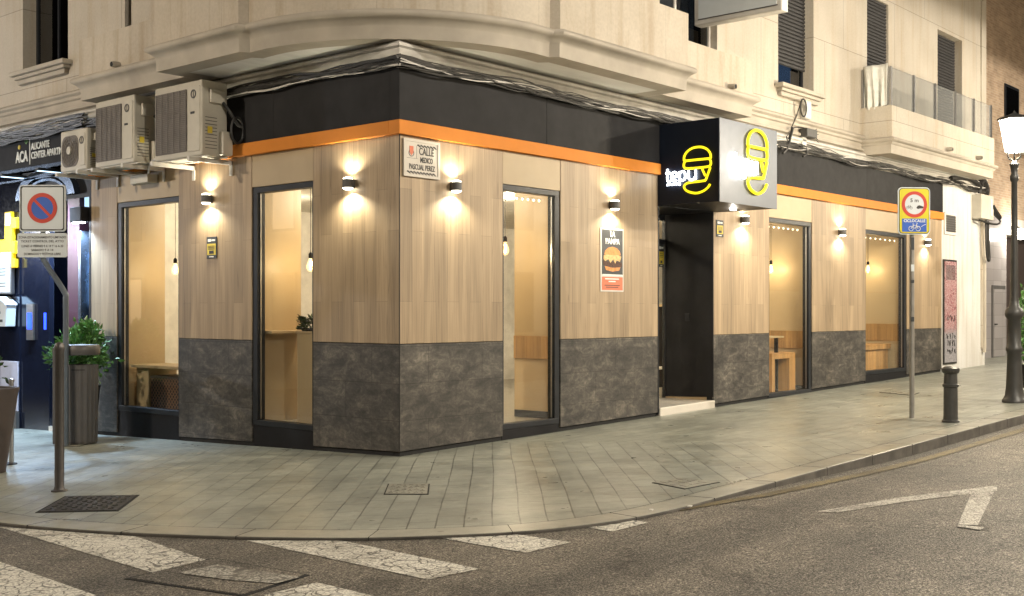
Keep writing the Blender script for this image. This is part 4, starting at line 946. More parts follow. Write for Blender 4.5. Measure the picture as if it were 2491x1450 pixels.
def notice(label, loc, rz, w_=.22, h_=.28):
    t = thing('alarm_notice', label, 'notice', loc, rz)
    mb = MB(); mb.box(0, w_, -.012, 0, 0, h_); mb.build('plate', M['posterk'], t, bevel=.002)
    mb = MB(); mb.box(.015, w_-.015, -.014, -.012, .045, h_*.68); mb.build('yellow_field', M['yellow'], t)
    mb = MB()
    for i in range(3): mb.box(.04, w_-.04, -.0155, -.014, h_*(.56-.07*i), h_*(.585-.07*i))
    mb.box(.06, w_-.06, -.0155, -.014, .06, .10); mb.build('fine_print', M['ink'], t)
    mb = MB(); mb.box(.03, w_*.45, -.0135, -.012, h_*.78, h_*.90); mb.box(w_*.5, w_-.03, -.0135, -.012, h_*.80, h_*.88); mb.box(.06, w_-.06, -.0135, -.012, .015, .028); mb.build('white_marks', M['light_letters'], t)
notice('small black and yellow notice on the pier below the largest air conditioner', (0, 3.62, 2.29), -pi/2)
notice('small black and yellow notice beside the entrance, under the cube sign', (6.68, 0, 2.75), 0, .21, .26)
notice('black and yellow sticker on the glass entrance door', (6.40, .88, 2.30), 0, .17, .36)

# neighbour signs
t = thing('apartments_sign', 'pale lettering ACA ALICANTE CENTER APARTMENTS on the neighbour fascia', 'sign', (-.05, 8.75, 3.9), -pi/2)
text('lettering', 'ACA', .24, .02, .06, -.012, M['light_letters'], t, 'LEFT', .78, bold=.006, ext=.005)
text('lettering', 'ALICANTE', .15, .52, .22, -.012, M['light_letters'], t, 'LEFT', .82, bold=.002, ext=.005)
text('lettering', 'CENTER APARTMENTS', .15, .52, .08, -.012, M['light_letters'], t, 'LEFT', .82, bold=.002, ext=.005)
mb = MB(); mb.box(.455, .472, -.012, 0, -.0, .44); mb.build('divider_bar', M['light_letters'], t)
mb = MB(); mb.prism(circle(.12, .30, .035, 14), -.012, 0); mb.build('sun_dot', M['yellow'], t)
mb = MB()
for a in range(5): mb.tube([(.36, -.012, .33), (.36+.07*cos(.5+a*.55), -.012, .35+.05*sin(.5+a*.55))], .007, 5)
mb.build('palm_mark', M['leaf'], t)
t = thing('yellow_display', 'stepped yellow illuminated sign above the white menu board', 'sign', (-.0, 9.75, 2.30), -pi/2)
mb = MB(); mb.prism([(0, 0), (.98, 0), (.98, .14), (.90, .14), (.90, .22), (.98, .22), (.98, .42), (.88, .42), (.88, .62), (1.0, .62), (1.0, .80), (.84, .80), (.84, .90), (.62, .90), (.62, .46), (0, .46)], -.06, 0); mb.build('yellow_body', M['e_ysign'], t, bevel=.01)
mb = MB(); mb.box(.66, .82, -.068, -.06, .68, .88); mb.build('white_tag', M['e_menu'], t)
t = thing('menu_board', 'white illuminated menu board under the yellow sign at the left edge', 'menu board', (0, 9.85, 1.88), -pi/2)
mb = MB(); mb.box(0, .96, -.07, 0, 0, .68); mb.build('case', M['steel'], t, bevel=.01)
mb = MB(); mb.box(.03, .93, -.075, -.07, .03, .65); mb.build('lit_face', M['e_menu'], t)
mb = MB()
for z in (.12, .17, .30, .35, .40): mb.box(.50, .80, -.077, -.075, z, z+.014)
mb.build('print_lines', M['cableg'], t)
t = thing('letterbox', 'white house-shaped letterbox on the dark wall below the menu board', 'letterbox', (0, 9.30, 1.36), -pi/2)
mb = MB(); mb.prism([(.04, 0), (.42, 0), (.46, .36), (.23, .46), (0, .36)], -.16, 0); mb.build('body', M['signw'], t, bevel=.008)
mb = MB(); mb.hexa([(-.03, -.20, .34), (.23, -.20, .46), (.23, .0, .46), (-.03, .0, .34)], [(-.03, -.20, .36), (.23, -.20, .48), (.23, .0, .48), (-.03, .0, .36)]); mb.hexa([(.23, -.20, .46), (.49, -.20, .34), (.49, .0, .34), (.23, .0, .46)], [(.23, -.20, .48), (.49, -.20, .36), (.49, 0, .36), (.23, 0, .48)]); mb.build('roof_flap', M['signw'], t)
mb = MB(); mb.box(.14, .32, -.165, -.16, .07, .11); mb.box(.215, .245, -.165, -.16, .20, .24); mb.build('slot', M['ink'], t)

# ------------------------------------------------------------------ interior things seen through the windows
def pendant(label, px, py, t0=None, s0=None):
    if t0 is not None: s, z = onR(px, py, t0); loc = (s, t0, z)
    else: tt, z = onL(px, py, s0); loc = (s0, tt, z)
    t = thing('pendant_bulb', label, 'pendant lamp', loc, 0, 'glowing pendant bulbs inside the windows')
    mb = MB(); mb.lathe([(.002, -.085), (.03, -.075), (.05, -.04), (.052, -.01), (.035, .04), (.022, .07), (.02, .085)], 16); mb.build('bulb_glass', M['bulbglass'], t, sm=True)
    mb = MB(); mb.tube([(.0, 0, -.05), (.012, 0, .03), (0, 0, .05)], .010, 6); mb.build('filament', M['e_bulb'], t)
    mb = MB(); mb.lathe([(.022, .085), (.026, .09), (.026, .14), (.012, .16)], 14); mb.build('socket', M['black'], t, sm=True)
    mb = MB(); mb.tube([(0, 0, .16), (0, 0, 3.298-loc[2])], .004, 6); mb.build('cord', M['black'], t)
    light('bulb_light', (0, 0, 0), P_BULB, AMB, t, .03)
pendant('pendant bulb in the window left of the notice pier', 426, 655, s0=.62)
pendant('pendant bulb beside the herb pot in the left face window', 755, 645, s0=.60)
pendant('pendant bulb in the window right of the corner', 1228, 605, t0=.45)
pendant('pendant bulb in the window with the pine stool frame', 1875, 655, t0=.66)
pendant('pendant bulb in the farthest window', 2111, 655, t0=.70)
for i, (x, y) in enumerate([(1.6, 1.8), (4.2, 2.0), (1.8, 4.6), (6.3, 2.6), (9.0, 2.2), (12.6, 2.4)]):
    light('room_downlight', (x, y, 3.2), P_ROOM, (1, .85, .62), B, .12)
for a, b, zb in RW[0:3]:
    t = thing('fairy_lights', 'string of fairy lights along the top of the %s' % {1.725: 'window right of the corner', 8.36: 'window with the pine stool frame', 12.11: 'farthest window'}[a], 'fairy lights', ((a+b)/2, .16, 3.04))
    mb = MB(); mb.tube([(-.5*(b-a)+.05+(b-a-.2)*i/20, 0, -.008*abs(sin(i*.8))) for i in range(21)], .003, 4); mb.build('wire', M['cablew'], t)
    mb = MB()
    for i in range(8): mb.lathe([(.002, -.014), (.011, -.004), (.011, .004), (.002, .014)], 8, (-.5*(b-a)+.1+(b-a-.35)*i/7, -.01, -.025))
    mb.build('tiny_bulbs', M['e_fairy'], t)
# left window 1: counter with lattice crate
t = thing('window_counter', 'pale wooden counter in the window left of the notice pier', 'counter', (.14, 4.35, .205))
mb = MB(); mb.box(0, .58, 0, 1.36, .60, .64); mb.build('counter_top', M['inlam'], t, bevel=.004)
mb = MB(); mb.box(.1, .56, 1.05, 1.36, 0, .60); mb.build('side_panel', M['inlam'], t)
t = thing('lattice_crate', 'brown lattice crate under the pale wooden counter', 'crate', (.22, 4.42, .205))
mb = MB(); mb.box(0, .4, 0, .88, .01, .46); mb.build('crate_body', M['darkwood'], t)
mb = MB(); mb.box(-.01, .41, -.01, .89, .46, .49); mb.build('rim', M['pot'], t)
mb = MB(); mb.box(.80, .96, 4.2, 4.34, .9, 3.2); mb.build('white_column', M['inwhite'], B)
t = thing('herb_pot', 'dark pot of green herbs on the wall shelf of the left face window', 'plant', (.54, 2.16, 1.15))
rnd = random.Random(5)
mb = MB(); mb.lathe([(.09, .06), (.13, .24), (.12, .24), (.11, .20)], 18); mb.build('pot', M['black'], t, sm=True)
mb = MB()
for i in range(260):
    a = rnd.uniform(0, 2*pi); rr = .14*math.sqrt(rnd.random()); h = .22+rnd.uniform(0, .16); d = Vector((cos(a), sin(a), rnd.uniform(-.2, .9))).normalized(); p = Vector((rr*cos(a), rr*sin(a), h)); q = d.cross(Vector((rnd.random(), rnd.random(), rnd.random()))).normalized()*.012
    mb.add([p-q, p+q, p+d*.07+q*.4, p+d*.07-q*.4], [(0, 1, 2, 3)])
mb.build('herb_leaves', M['leafd'], t)
t = thing('shelf_cabinet', 'tall pale cabinet carrying the herb pot', 'cabinet', (.42, 1.95, .205))
mb = MB(); mb.box(0, .36, 0, .35, 0, 1.12); mb.build('body', M['inlam'], t, bevel=.004)
mb = MB(); mb.box(-.02, .38, -.01, .36, 1.12, 1.15); mb.build('top', M['inlam'], t, bevel=.003)
mb = MB(); mb.tube([(.0, .0, 1.17), (0, .35, 1.17), (0, .35, 1.27), (0, 0, 1.27)], .004, 5, True); mb.build('wire_rail', M['cableg'], t)
# right niche 2: pine stool and table
def pine_stool(loc, label):
    t = thing('pine_stool', label, 'stool', loc)
    mb = MB(); mb.box(0, .62, 0, .42, .64, .70); mb.build('seat', M['pine'], t, bevel=.005)
    for x in (0, .50):
        mb = MB(); mb.box(x, x+.12, .02, .40, 0, .64); mb.build('leg', M['pine'], t, bevel=.004)
    mb = MB(); mb.box(.12, .50, .18, .22, .10, .16); mb.build('stretcher', M['pine'], t)
def niche_table(loc, label, l=.75):
    t = thing('window_table', label, 'table', loc)
    mb = MB(); mb.box(0, l, 0, .40, .94, .97); mb.build('table_top', M['inlam'], t, bevel=.004)
    mb = MB(); mb.box(.02, .06, .1, .16, 0, .94); mb.build('leg', M['black'], t)
    mb = MB(); mb.box(l-.06, l-.02, .1, .16, 0, .94); mb.build('leg', M['black'], t)
t = thing('pine_bench', 'pine bench frame with an open dark underside in the window nearer the entrance', 'bench', (8.95, .26, .205))
mb = MB(); mb.box(0, .84, 0, .50, .58, .68); mb.build('seat', M['pine'], t, bevel=.005)
mb = MB(); mb.box(0, .10, 0, .5, 0, .58); mb.build('leg', M['pine'], t, bevel=.004)
mb = MB(); mb.box(.62, .84, 0, .5, 0, .58); mb.build('leg', M['pine'], t, bevel=.004)
mb = MB(); mb.box(.1, .62, .44, .49, 0, .58); mb.build('back_board', M['shutter'], t)
niche_table((8.95, .30, .205), 'small table above the pine bench in the window nearer the entrance', .5)
t = thing('pine_bench', 'boxed pine bench with a solid front in the farthest window', 'bench', (12.5, .30, .205))
mb = MB(); mb.box(0, 1.5, 0, .5, .64, .74); mb.build('seat', M['pine'], t, bevel=.005)
mb = MB(); mb.box(.28, 1.48, .06, .46, 0, .64); mb.build('front_panel', M['pine'], t)
niche_table((12.35, .35, .205), 'small dark legged table above the boxed bench in the farthest window', .55)
# counter and chair seen through the entrance
t = thing('bar_counter', 'dark bar counter with a pale top seen through the entrance', 'counter', (8.6, 2.6, .205))
mb = MB(); mb.box(0, 2.6, 0, .5, 0, 1.48); mb.build('front', M['black'], t); mb = MB(); mb.box(-.04, 2.64, -.04, .54, 1.48, 1.53); mb.build('counter_top', M['inlam'], t, bevel=.005)
t = thing('sauce_bottle', 'small amber sauce bottle on the dark bar counter', 'bottle', (9.12, 2.75, 1.735))
mb = MB(); mb.lathe([(.04, 0), (.045, .02), (.045, .13), (.015, .17), (.012, .21)], 14); mb.build('bottle', M['yellow'], t, sm=True)
t = thing('white_chair', 'white shell chair with splayed wooden legs inside the entrance', 'chair', (7.35, 1.52, .205), .4)
mb = MB(); mb.prism(rrect(-.22, .22, .44, .47, .01), -.22, .20); mb.build('seat', M['inwhite'], t, bevel=.01)
mb = MB(); mb.prism(rrect(-.2, .2, .47, .86, .08), .17, .20); mb.build('backrest', M['inwhite'], t, bevel=.01)
for x, y in ((-1, -1), (1, -1), (-1, 1), (1, 1)):
    mb = MB(); mb.tube([(x*.24, y*.22, 0), (x*.13, y*.13, .44)], .015, 8); mb.build('leg', M['pine'], t, sm=True)

# ------------------------------------------------------------------ street furniture
def traffic_plate(mbs): pass
def tri_sign_local(): pass
yaw = math.atan2(.654, .756)-pi/2      # faces the camera side: local -y looks back along the view
YAW = -math.atan2(.756, .654)
# cycle street sign
bs, bt = 5.93, -3.37
t = thing('cycle_street_sign', 'yellow road sign with red ring and blue CICLOCALLE panel on a grey pole', 'road sign', (bs, bt, gz(bs, bt)), YAW+.10)
mb = MB(); mb.tube([(0, 0, -.05), (0, 0, 2.82)], .032, 14); mb.build('pole', plain('galvanised_steel', (.30, .29, .27), .45, .7, .12, 8), t, sm=True)
pw, z0, z1 = .215, 2.375, 2.985
mb = MB(); mb.prism(rrect(-pw, pw, z0, z1, .055), -.065, -.045); p0 = mb.build('plate', M['signw'], t, bevel=.002)
mb = MB(); mb.prism(rrect(-pw+.012, pw-.012, z0+.012, z1-.012, .045), -.068, -.064); mb.build('dark_edge', M['ink'], t)
mb = MB(); mb.prism(rrect(-pw+.020, pw-.020, z0+.020, z1-.020, .040), -.071, -.067); mb.build('yellow_face', M['signy'], t)
cz = z1-.222
mb = MB(); ring(mb, circle(0, cz, .170, 48), circle(0, cz, .128, 48), -.075, -.071); mb.build('red_ring', M['signr'], t)
mb = MB(); mb.prism(circle(0, cz, .129, 48), -.0735, -.070); mb.build('white_disc', M['signw'], t)
text('lettering', '5 m', .068, 0, cz+.030, -.0748, M['ink'], t, 'CENTER', 1.1, bold=.0012, ext=.0008)
mb = MB(); mb.prism([(.025, cz-.045), (.045, cz-.015), (.07, cz-.01), (.10, cz-.02), (.125, cz-.03), (.115, cz-.05), (.07, cz-.052), (.055, cz-.058), (.04, cz-.055)], -.0748, -.0735); mb.build('car_mark', M['ink'], t)
def bike(mb, cx, cz_, s, y, r=.0035):
    for dx in (-1, 1): mb.tube([(cx+dx*s+s*.62*cos(a), y, cz_+s*.62*sin(a)) for a in [2*pi*i/18 for i in range(18)]], r, 5, True)
    mb.tube([(cx-s, y, cz_), (cx-.35*s, y, cz_+.9*s), (cx+.6*s, y, cz_+.9*s), (cx+s, y, cz_)], r, 5)
    mb.tube([(cx-.35*s, y, cz_+.9*s), (cx, y, cz_-.1*s), (cx+.6*s, y, cz_+.9*s)], r, 5); mb.tube([(cx-.55*s, y, cz_+1.25*s), (cx-.15*s, y, cz_+1.2*s)], r, 5); mb.tube([(cx+.6*s, y, cz_+.9*s), (cx+.55*s, y, cz_+1.3*s), (cx+.85*s, y, cz_+1.35*s)], r, 5)
mb = MB(); bike(mb, -.07, cz-.045, .026, -.0745, .0022); mb.build('bicycle_mark', M['cableg'], t)
mb = MB(); mb.box(-.165, .165, -.0745, -.071, z0+.035, z0+.205); mb.build('blue_panel', M['signb'], t)
text('lettering', 'CICLOCALLE', .050, 0, z0+.160, -.0755, M['light_letters'], t, 'CENTER', 1.0, bold=.001, ext=.0008)
mb = MB(); bike(mb, 0, z0+.075, .048, -.0765, .0045); mb.tube([(.09, -.0765, z0+.10), (.12, -.0765, z0+.12), (.15, -.0765, z0+.13)], .004, 5); mb.build('bicycle_symbol', M['light_letters'], t)
mb = MB(); mb.box(-.04, .04, -.045, .034, 2.44, 2.48); mb.box(-.04, .04, -.045, .034, 2.86, 2.90); mb.build('clamps', M['steel'], t)
for z, mt, h_ in ((1.25, 'posterk', .06), (1.75, 'posterk', .04), (1.90, 'signw', .09), (2.18, 'posterk', .16)):
    mb = MB(); mb.prism(rrect(-.026, .014, z, z+h_, .004), -.036, -.030); mb.build('sticker', M[mt], t)
# no-parking sign on cranked pole
bs, bt = -1.10, 5.22
t = thing('no_parking_sign', 'square no parking sign with blue disc above a text plate on a cranked pole', 'road sign', (bs, bt, gz(bs, bt)), YAW-.05)
g0 = gz(bs, bt)
zz = lambda z: z-g0
mb = MB(); mb.tube(catmull([(0, 0, -.05), (0, 0, 1.2), (0, 0, zz(1.72)), (-.02, 0, zz(1.86)), (-.26, 0, zz(2.22)), (-.31, 0, zz(2.34)), (-.31, 0, zz(2.6)), (-.31, 0, zz(3.2))], 5), .036, 12); mb.build('pole', plain('grey_blue_pole', (.14, .17, .21), .4, .4), t, sm=True)
xc = -.285
mb = MB(); mb.prism(rrect(xc-.31, xc+.31, zz(2.655), zz(3.27), .04), -.07, -.045); mb.build('plate', M['signw'], t, bevel=.002)
mb = MB(); ring(mb, rrect(xc-.295, xc+.295, zz(2.67), zz(3.255), .03), rrect(xc-.280, xc+.280, zz(2.685), zz(3.24), .025), -.073, -.070); mb.build('black_border', M['ink'], t)
czz = zz(2.965)
mb = MB(); mb.prism(circle(xc, czz, .160, 40), -.0725, -.070); mb.build('blue_disc', M['signb'], t)
mb = MB(); ring(mb, circle(xc, czz, .200, 40), circle(xc, czz, .148, 40), -.076, -.0725)
a = R_(135); u_ = Vector((cos(a), 0, sin(a))); n_ = Vector((-u_.z, 0, u_.x)); q = [Vector((xc, 0, czz))+u_*x*.155+n_*y_*.018 for x, y_ in ((-1, -1), (1, -1), (1, 1), (-1, 1))]
mb.prism([(p.x, p.z) for p in q], -.0745, -.0725); mb.build('red_ring', M['signr'], t)
mb = MB(); mb.prism(rrect(xc-.34, xc+.33, zz(2.315), zz(2.635), .03), -.07, -.045); mb.build('text_plate', M['signw'], t, bevel=.002)
for i, s_ in enumerate(('ZONA ESTACIONAMIENTO LIMITADO', 'TICKET CONTROL DEL AYTO', 'LUNES A VIERNES 9 A 14 Y 16 A 20', 'SABADO 9 A 14', 'DOMINGOS Y FESTIVOS LIBRE')):
    text('lettering', s_, .043, xc, zz(2.565-.052*i-(.012 if i > 1 else 0)), -.0712, M['ink'], t, 'CENTER', .86 if len(s_) > 24 else 1, bold=.0006, ext=.0006)
mb = MB(); mb.box(-.36, -.25, -.045, .04, zz(2.85), zz(2.9)); mb.box(-.36, -.25, -.045, .04, zz(2.45), zz(2.5)); mb.build('clamps', M['steel'], t)
# slim steel post in front
bs, bt = onG(144, 1195)
t = thing('steel_post', 'plain dark steel post with domed top beside the square manhole', 'bollard', (bs, bt, gz(bs, bt)))
mb = MB(); mb.lathe([(.075, -.02), (.075, .012), (.052, .02), (.044, .05), (.043, 1.33), (.047, 1.335), (.047, 1.37), (.036, 1.40), (.001, 1.415)], 20); mb.build('shaft', plain('post_brown_grey', (.085, .078, .075), .4, .5, .1), t, sm=True)
# litter bin
bs, bt = -.88, 5.32
t = thing('litter_bin', 'ribbed grey litter bin with steel hood beside the bush', 'litter bin', (bs, bt, gz(bs, bt)), YAW)
R0 = .205
mb = MB(); n_ = 72; vs = []
for z, k in ((.02, .93), (.05, .97), (1.04, 1.02), (1.07, 1.03)):
    for i in range(n_): a = 2*pi*i/n_; r = R0*k*(1+.022*(1 if i % 4 < 2 else -1)); vs.append((.06+r*cos(a), r*sin(a)*.85, z))
mb.add(vs, [(j*n_+i, j*n_+(i+1) % n_, (j+1)*n_+(i+1) % n_, (j+1)*n_+i) for j in range(3) for i in range(n_)]+[tuple(range(n_-1, -1, -1))]); mb.build('bucket', M['bin'], t)
mb = MB(); mb.lathe([(R0*.9, 1.0), (R0*.9, 1.01)], 24, (.06, 0, 0)); mb.build('liner', M['gap'], t)
mb = MB(); mb.lathe([(R0*1.10, 1.20), (R0*1.14, 1.21), (R0*1.14, 1.31), (R0*1.05, 1.335), (.01, 1.345)], 32, (.06, 0, 0)); mb.build('hood', M['bin'], t, sm=True)
mb = MB()
for x in (-.30, -.22): mb.tube([(x, 0, 0), (x, 0, 1.30)], .034, 10)
mb.tube([(-.30, 0, 1.30), (0, 0, 1.30)], .03, 10); mb.build('support_posts', M['bin'], t, sm=True)
# cast bollard at the right
bs, bt = onG(2312, 1027)
t = thing('cast_iron_bollard', 'short dark cast iron bollard with domed cap by the kerb', 'bollard', (bs, bt, gz(bs, bt)))
mb = MB(); mb.lathe([(.105, 0), (.105, .02), (.088, .035), (.085, .08), (.082, .43), (.096, .44), (.098, .465), (.082, .48), (.078, .58), (.078, .60), (.098, .615), (.108, .64), (.106, .665), (.075, .685), (.02, .695), (.001, .696)], 28); mb.build('shaft', M['ironp'], t, sm=True)
# street lamps
def street_lamp(label, loc, power, col, lh=3.62, r=.12):
    t = thing('street_lamp', label, 'street lamp', (loc[0], loc[1], gz(*loc)), 0, 'cast iron street lamps')
    k = lh/3.62
    mb = MB(); mb.lathe([(.17, 0), (.17, .03), (.15, .06), (.13, .10), (.115, .22), (.10, .55), (.095, .72), (.115, .75), (.115, .79), (.095, .82), (.09, 1.0), (.088, 1.20), (.12, 1.24), (.13, 1.28), (.12, 1.34), (.075, 1.38), (.06, 1.48), (.052, 1.7), (.044, 2.6), (.040, 3.18*k), (.06, 3.22*k), (.06, 3.27*k), (.042, 3.31*k), (.055, 3.40*k), (.07, 3.44*k), (.05, 3.47*k), (.03, 3.50*k)], 28); mb.build('shaft', M['ironp'], t, sm=True)
    z = 3.50*k
    mb = MB()
    for i in range(6):
        a = pi/3*i+.3; mb.tube(catmull([(.03*cos(a), .03*sin(a), z), (.09*cos(a), .09*sin(a), z+.04), (.10*cos(a), .10*sin(a), z+.11), (.135*cos(a), .135*sin(a), z+.15)], 4), .012, 6)
    for i in range(6):
        a = pi/3*i+.3; mb.tube([(.128*cos(a), .128*sin(a), z+.12), (.209*cos(a), .209*sin(a), z+.58)], .008, 6)
    mb.build('lantern_frame', M['ironp'], t, sm=True)
    mb = MB(); mb.lathe([(.125, z+.12), (.205, z+.58)], 6); mb.build('lantern_glass', M['lantern'], t)
    mb = MB(); mb.lathe([(.235, z+.58), (.235, z+.60), (.19, z+.625), (.08, z+.66), (.03, z+.68), (.001, z+.72)], 6); mb.build('lantern_cap', M['ironp'], t)
    light('lamp_light', (0, 0, z+.36), power, col, t, r)
    return t
ls, lt = onG(2467, 979)
street_lamp('glowing cast iron street lamp with a fluted base at the right kerb', (ls, lt), P_POST, (1, .86, .64))
street_lamp('added cast iron street lamp beyond the right picture edge, brightening the brick building', (17.5, -3.9), 480, (1, .86, .64))  # unseen lamp, added to brighten the brick building
street_lamp('cast iron street lamp on the side street kerb out of view to the left', (-4.1, 15), P_POST_L, (.92, .94, 1))
def tall_lamp(label, loc, rz, power, col, h=8.0):
    t = thing('tall_street_light', label, 'street light', (loc[0], loc[1], rz_(*loc)), rz, 'tall arm street lights across the road')
    mb = MB(); mb.tube([(0, 0, 0), (0, 0, 1.2), (0, 0, h-.4), (0, -.25, h-.08), (0, -1.2, h)], [.09, .085, .06, .05, .04], 12); mb.build('mast', M['ironp'], t, sm=True)
    mb = MB(); mb.box(-.16, .16, -1.9, -1.1, h+.0, h+.10); mb.build('head', M['ironp'], t, bevel=.03)
    mb = MB(); mb.box(-.13, .13, -1.85, -1.2, h-.012, h-.002); mb.build('lens', glow_glass('street_lens_'+name_i(), col, 12), t)
    l = light('street_light_source', (0, -1.5, h-.06), power, col, t, .16, 178, (0, 0, 0)); l.data.spot_blend = .04
_ni = [0]
def name_i(): _ni[0] += 1; return str(_ni[0])
tall_lamp('tall street light across the road, opposite the entrance', (4.5, -13.2), pi, P_TALL, (1, .90, .75))
tall_lamp('tall street light on the corner behind the viewer', (-6.5, -14.8), pi-.2, P_TALL*.7, (1, .90, .75))
tall_lamp('tall street light farthest along the road, opposite the brick building', (21, -13.2), pi, P_TALL, (1, .90, .75))
tall_lamp('tall street light across the side street, facing the air conditioners', (-12.8, 6.5), pi/2, P_TALL_L, (1, .86, .68))
# round lamp on far building
t = thing('globe_lamp', 'bright round lamp on the far building above the dark shopfront', 'wall lamp', (23.35, .68, 3.66))
mb = MB(); mb.lathe([(.001, -.15), (.08, -.13), (.14, -.05), (.15, 0), (.14, .05), (.08, .13), (.001, .15)], 20); mb.build('globe', M['lantern'], t, sm=True)
mb = MB(); mb.tube([(0, 0, .14), (0, .1, .2), (.0, .30, .2)], .02, 6); mb.build('arm', M['ironp'], t)
mb = MB(); mb.lathe([(.001, -.06), (.06, -.03), (.07, 0), (.06, .03), (.001, .06)], 12); mb.build('lamp_core', M['e_round'], t)
light('globe_light', (0, -.22, 0), 60, NEUT, t, .08)

# ------------------------------------------------------------------ plants
def leafy(t, c, rad, n, size, mat, seed, name='foliage', dens=.5):
    rnd = random.Random(seed); mb = MB(); cl = []
    for i in range(max(6, n//60)):
        a = rnd.uniform(0, 2*pi); zc = rnd.uniform(-1, 1); rr = math.sqrt(1-zc*zc)*rnd.uniform(.35, .95); cl.append(Vector((c[0]+rad[0]*rr*cos(a), c[1]+rad[1]*rr*sin(a), c[2]+rad[2]*zc*.85)))
    for i in range(n):
        q = rnd.choice(cl); p = q+Vector((rnd.gauss(0, 1)*rad[0], rnd.gauss(0, 1)*rad[1], rnd.gauss(0, 1)*rad[2]))*.22
        d = (p-Vector(c)); d = (d.normalized() if d.length > 0 else Vector((0, 0, 1)))+Vector((rnd.uniform(-.6, .6), rnd.uniform(-.6, .6), rnd.uniform(-.2, .8))); d.normalize()
        sd = d.cross(Vector((rnd.uniform(-1, 1), rnd.uniform(-1, 1), rnd.uniform(-1, 1)))).normalized(); s_ = size*rnd.uniform(.6, 1.3); w_ = s_*.28; up = d.cross(sd)*s_*.12
        mb.add([p, p+d*s_*.4+sd*w_+up, p+d*s_, p+d*s_*.4-sd*w_+up], [(0, 1, 2), (0, 2, 3)])
    o = mb.build(name, M[mat], t); return o, cl
ps_, pt_ = -.42, 6.05
t = thing('potted_bush', 'glossy green bush in a dark pot behind the litter bin', 'plant', (ps_, pt_, gz(ps_, pt_)))
mb = MB(); mb.lathe([(.16, 0), (.18, .02), (.25, .72), (.26, .75), (.23, .75), (.22, .70)], 24); mb.build('pot', M['black'], t, sm=True)
mb = MB(); mb.lathe([(.22, .68), (.21, .70)], 20); mb.build('soil', M['soil'], t)
_, cl = leafy(t, (0, 0, 1.18), (.36, .36, .34), 2600, .085, 'leaf', 11)
mb = MB()
for q in cl[:22]: mb.tube([(0, 0, .68), (q.x*.4, q.y*.4, .9), q], [.014, .010, .004], 5)
mb.build('stems', M['twig'], t)
_, cl2 = leafy(t, (.10, -.12, 1.52), (.15, .15, .13), 260, .08, 'leaf', 12, 'top_sprigs')
ps_, pt_ = onG(-22, 1150)
t = thing('tapered_planter', 'tall tapered brown planter cut off by the left edge of the picture', 'planter', (ps_, pt_, gz(ps_, pt_)))
mb = MB(); mb.lathe([(.15, 0), (.15, .02), (.275, .88), (.285, .90), (.285, .93), (.25, .93), (.24, .86)], 4 if False else 28); mb.build('pot', M['pot'], t, sm=True)
mb = MB(); mb.lathe([(.25, .84), (.24, .86)], 20); mb.build('soil', M['soil'], t)
_, cl = leafy(t, (0, 0, 1.15), (.20, .20, .30), 24, .07, 'leafd', 14)
mb = MB()
for q in cl: mb.tube([(0, 0, .85), q], [.01, .004], 5)
mb.build('stems', M['twig'], t)
ps_, pt_ = onG(19, 1130)
t = thing('barrier_post', 'slim steel barrier post on a round black foot beside the tapered planter', 'barrier post', (ps_, pt_, gz(ps_, pt_)))
mb = MB(); mb.lathe([(.10, 0), (.10, .014), (.06, .022), (.001, .024)], 24); mb.build('foot', M['gap'], t, sm=True)
mb = MB(); mb.lathe([(.026, .02), (.026, .95), (.032, .955), (.032, .985), (.001, 1.0)], 16, (.03, -.02, 0)); mb.build('shaft', M['steel'], t, sm=True)
ps_, pt_ = onG(2524, 946)
t = thing('potted_shrub', 'tall variegated shrub in a black pot at the right edge behind the street lamp', 'plant', (ps_+.05, pt_, gz(ps_, pt_)))
mb = MB(); mb.lathe([(.22, 0), (.24, .02), (.33, .38), (.34, .40), (.30, .40)], 24); mb.build('pot', M['black'], t, sm=True)
_, cl = leafy(t, (0, 0, 1.10), (.36, .36, .62), 1500, .10, 'leaf', 21); leafy(t, (0, 0, 1.00), (.38, .38, .55), 420, .10, 'leafy', 22, 'pale_leaves')
mb = MB()
for q in cl[:20]: mb.tube([(0, 0, .38), (q.x*.5, q.y*.5, .7), q], [.014, .01, .004], 5)
mb.build('stems', M['twig'], t)

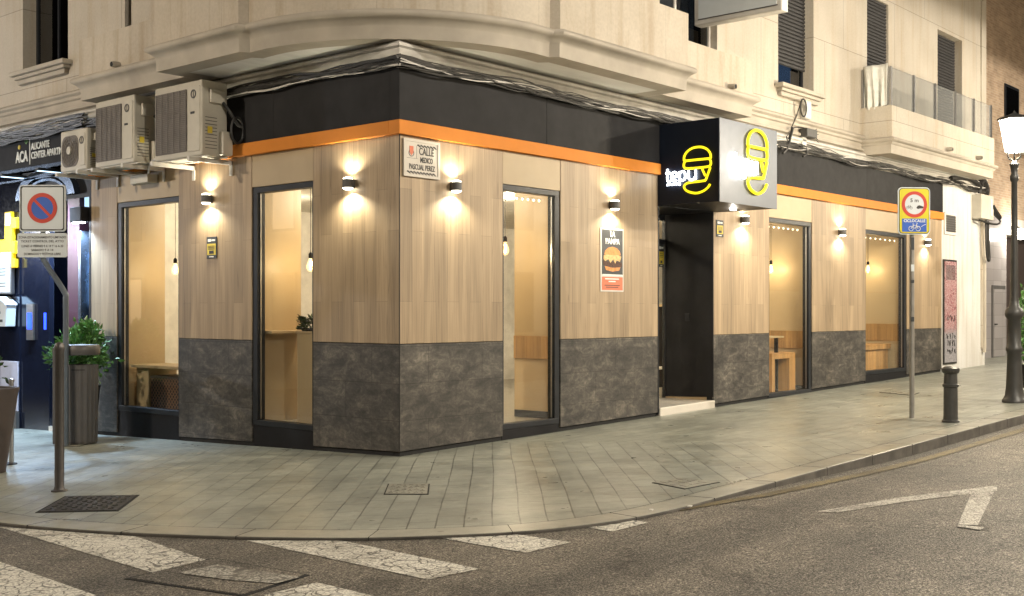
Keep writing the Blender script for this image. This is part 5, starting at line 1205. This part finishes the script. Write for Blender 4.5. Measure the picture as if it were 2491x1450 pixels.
# ------------------------------------------------------------------ manhole covers
def cover(label, poly, mat='iron', rows=9, pat=True, road=False):
    z = (lambda x, y: rz_(x, y)) if road else gz
    cx_ = sum(p[0] for p in poly)/4; cy_ = sum(p[1] for p in poly)/4
    t = thing('manhole_cover', label, 'manhole cover', (cx_, cy_, z(cx_, cy_)))
    loc = lambda x, y, h: (x-cx_, y-cy_, z(x, y)-z(cx_, cy_)+h)
    def quad(k, h):
        return [loc(cx_+(x-cx_)*k, cy_+(y-cy_)*k, h) for x, y in poly]
    mb = MB(); mb.hexa(quad(1.04, -.02), quad(1.04, .004)); mb.build('rim', M['gap'], t)
    mb = MB(); mb.hexa(quad(.97, -.02), quad(.97, .008)); mb.build('lid', M[mat], t)
    if pat:
        mb = MB(); P = poly
        for i in range(rows):
            for j in range(rows):
                u0, u1 = (i+.15)/rows, (i+.85)/rows; v0, v1 = (j+.3)/rows, (j+.62)/rows
                if (i+j) % 2: u0, u1 = (i+.35)/rows, (i+.65)/rows; v0, v1 = (j+.1)/rows, (j+.9)/rows
                q = []
                for u, v in ((u0, v0), (u1, v0), (u1, v1), (u0, v1)):
                    u = .06+.88*u; v = .06+.88*v
                    q.append(tuple(P[0][k]*(1-u)*(1-v)+P[1][k]*u*(1-v)+P[2][k]*u*v+P[3][k]*(1-u)*v for k in (0, 1)))
                mb.hexa([loc(x, y, .006) for x, y in q], [loc(x, y, .0115) for x, y in q])
        mb.build('tread_pattern', M[mat], t)
cover('large dark square manhole cover on the pavement beside the steel post', [onG(*p) for p in ((90, 1247), (285, 1243), (335, 1205), (160, 1208))])
cover('slotted drain cover on the pavement in front of the corner', [onG(*p) for p in ((935, 1203), (1040, 1203), (1043, 1178), (945, 1178))], 'kerb', 6)
cover('worn square manhole cover near the right kerb', [onG(*p) for p in ((1588, 1175), (1665, 1190), (1748, 1174), (1650, 1163))], 'kerb', 3)
cover('small access cover near the litter bin', [onG(*p) for p in ((150, 1086), (190, 1087), (215, 1079), (175, 1079))], 'kerb', 3)
cover('wide flat access cover on the pavement below the farthest window', [onG(*p) for p in ((2140, 955), (2215, 962), (2235, 956), (2165, 951))], 'kerb', 3)
cover('large patched road cover cutting the zebra crossing', [onG(px, py, -.05) for px, py in ((520, 1370), (745, 1411), (590, 1462), (310, 1420))], 'asphalt', 3, False, True)
# litter: tiny pale scraps by the kerb
for i, (px, py) in enumerate(((1585, 1243), (1680, 1234), (2327, 1034))):
    x, y = onG(px, py); t = MB(); t.plate([(x, y), (x+.04, y+.01), (x+.035, y+.035), (x-.005, y+.03)], lambda a, b: gz(a, b)+.002, lambda a, b: gz(a, b)+.010)
    o = t.build('paper_scrap', M['white']); tag(o, ['pale paper scrap on the kerb edge nearest the zebra crossing', 'pale paper scrap on the kerb edge below the worn cover', 'pale paper scrap at the foot of the cast iron bollard'][i], 'litter', 'paper scraps by the kerb')
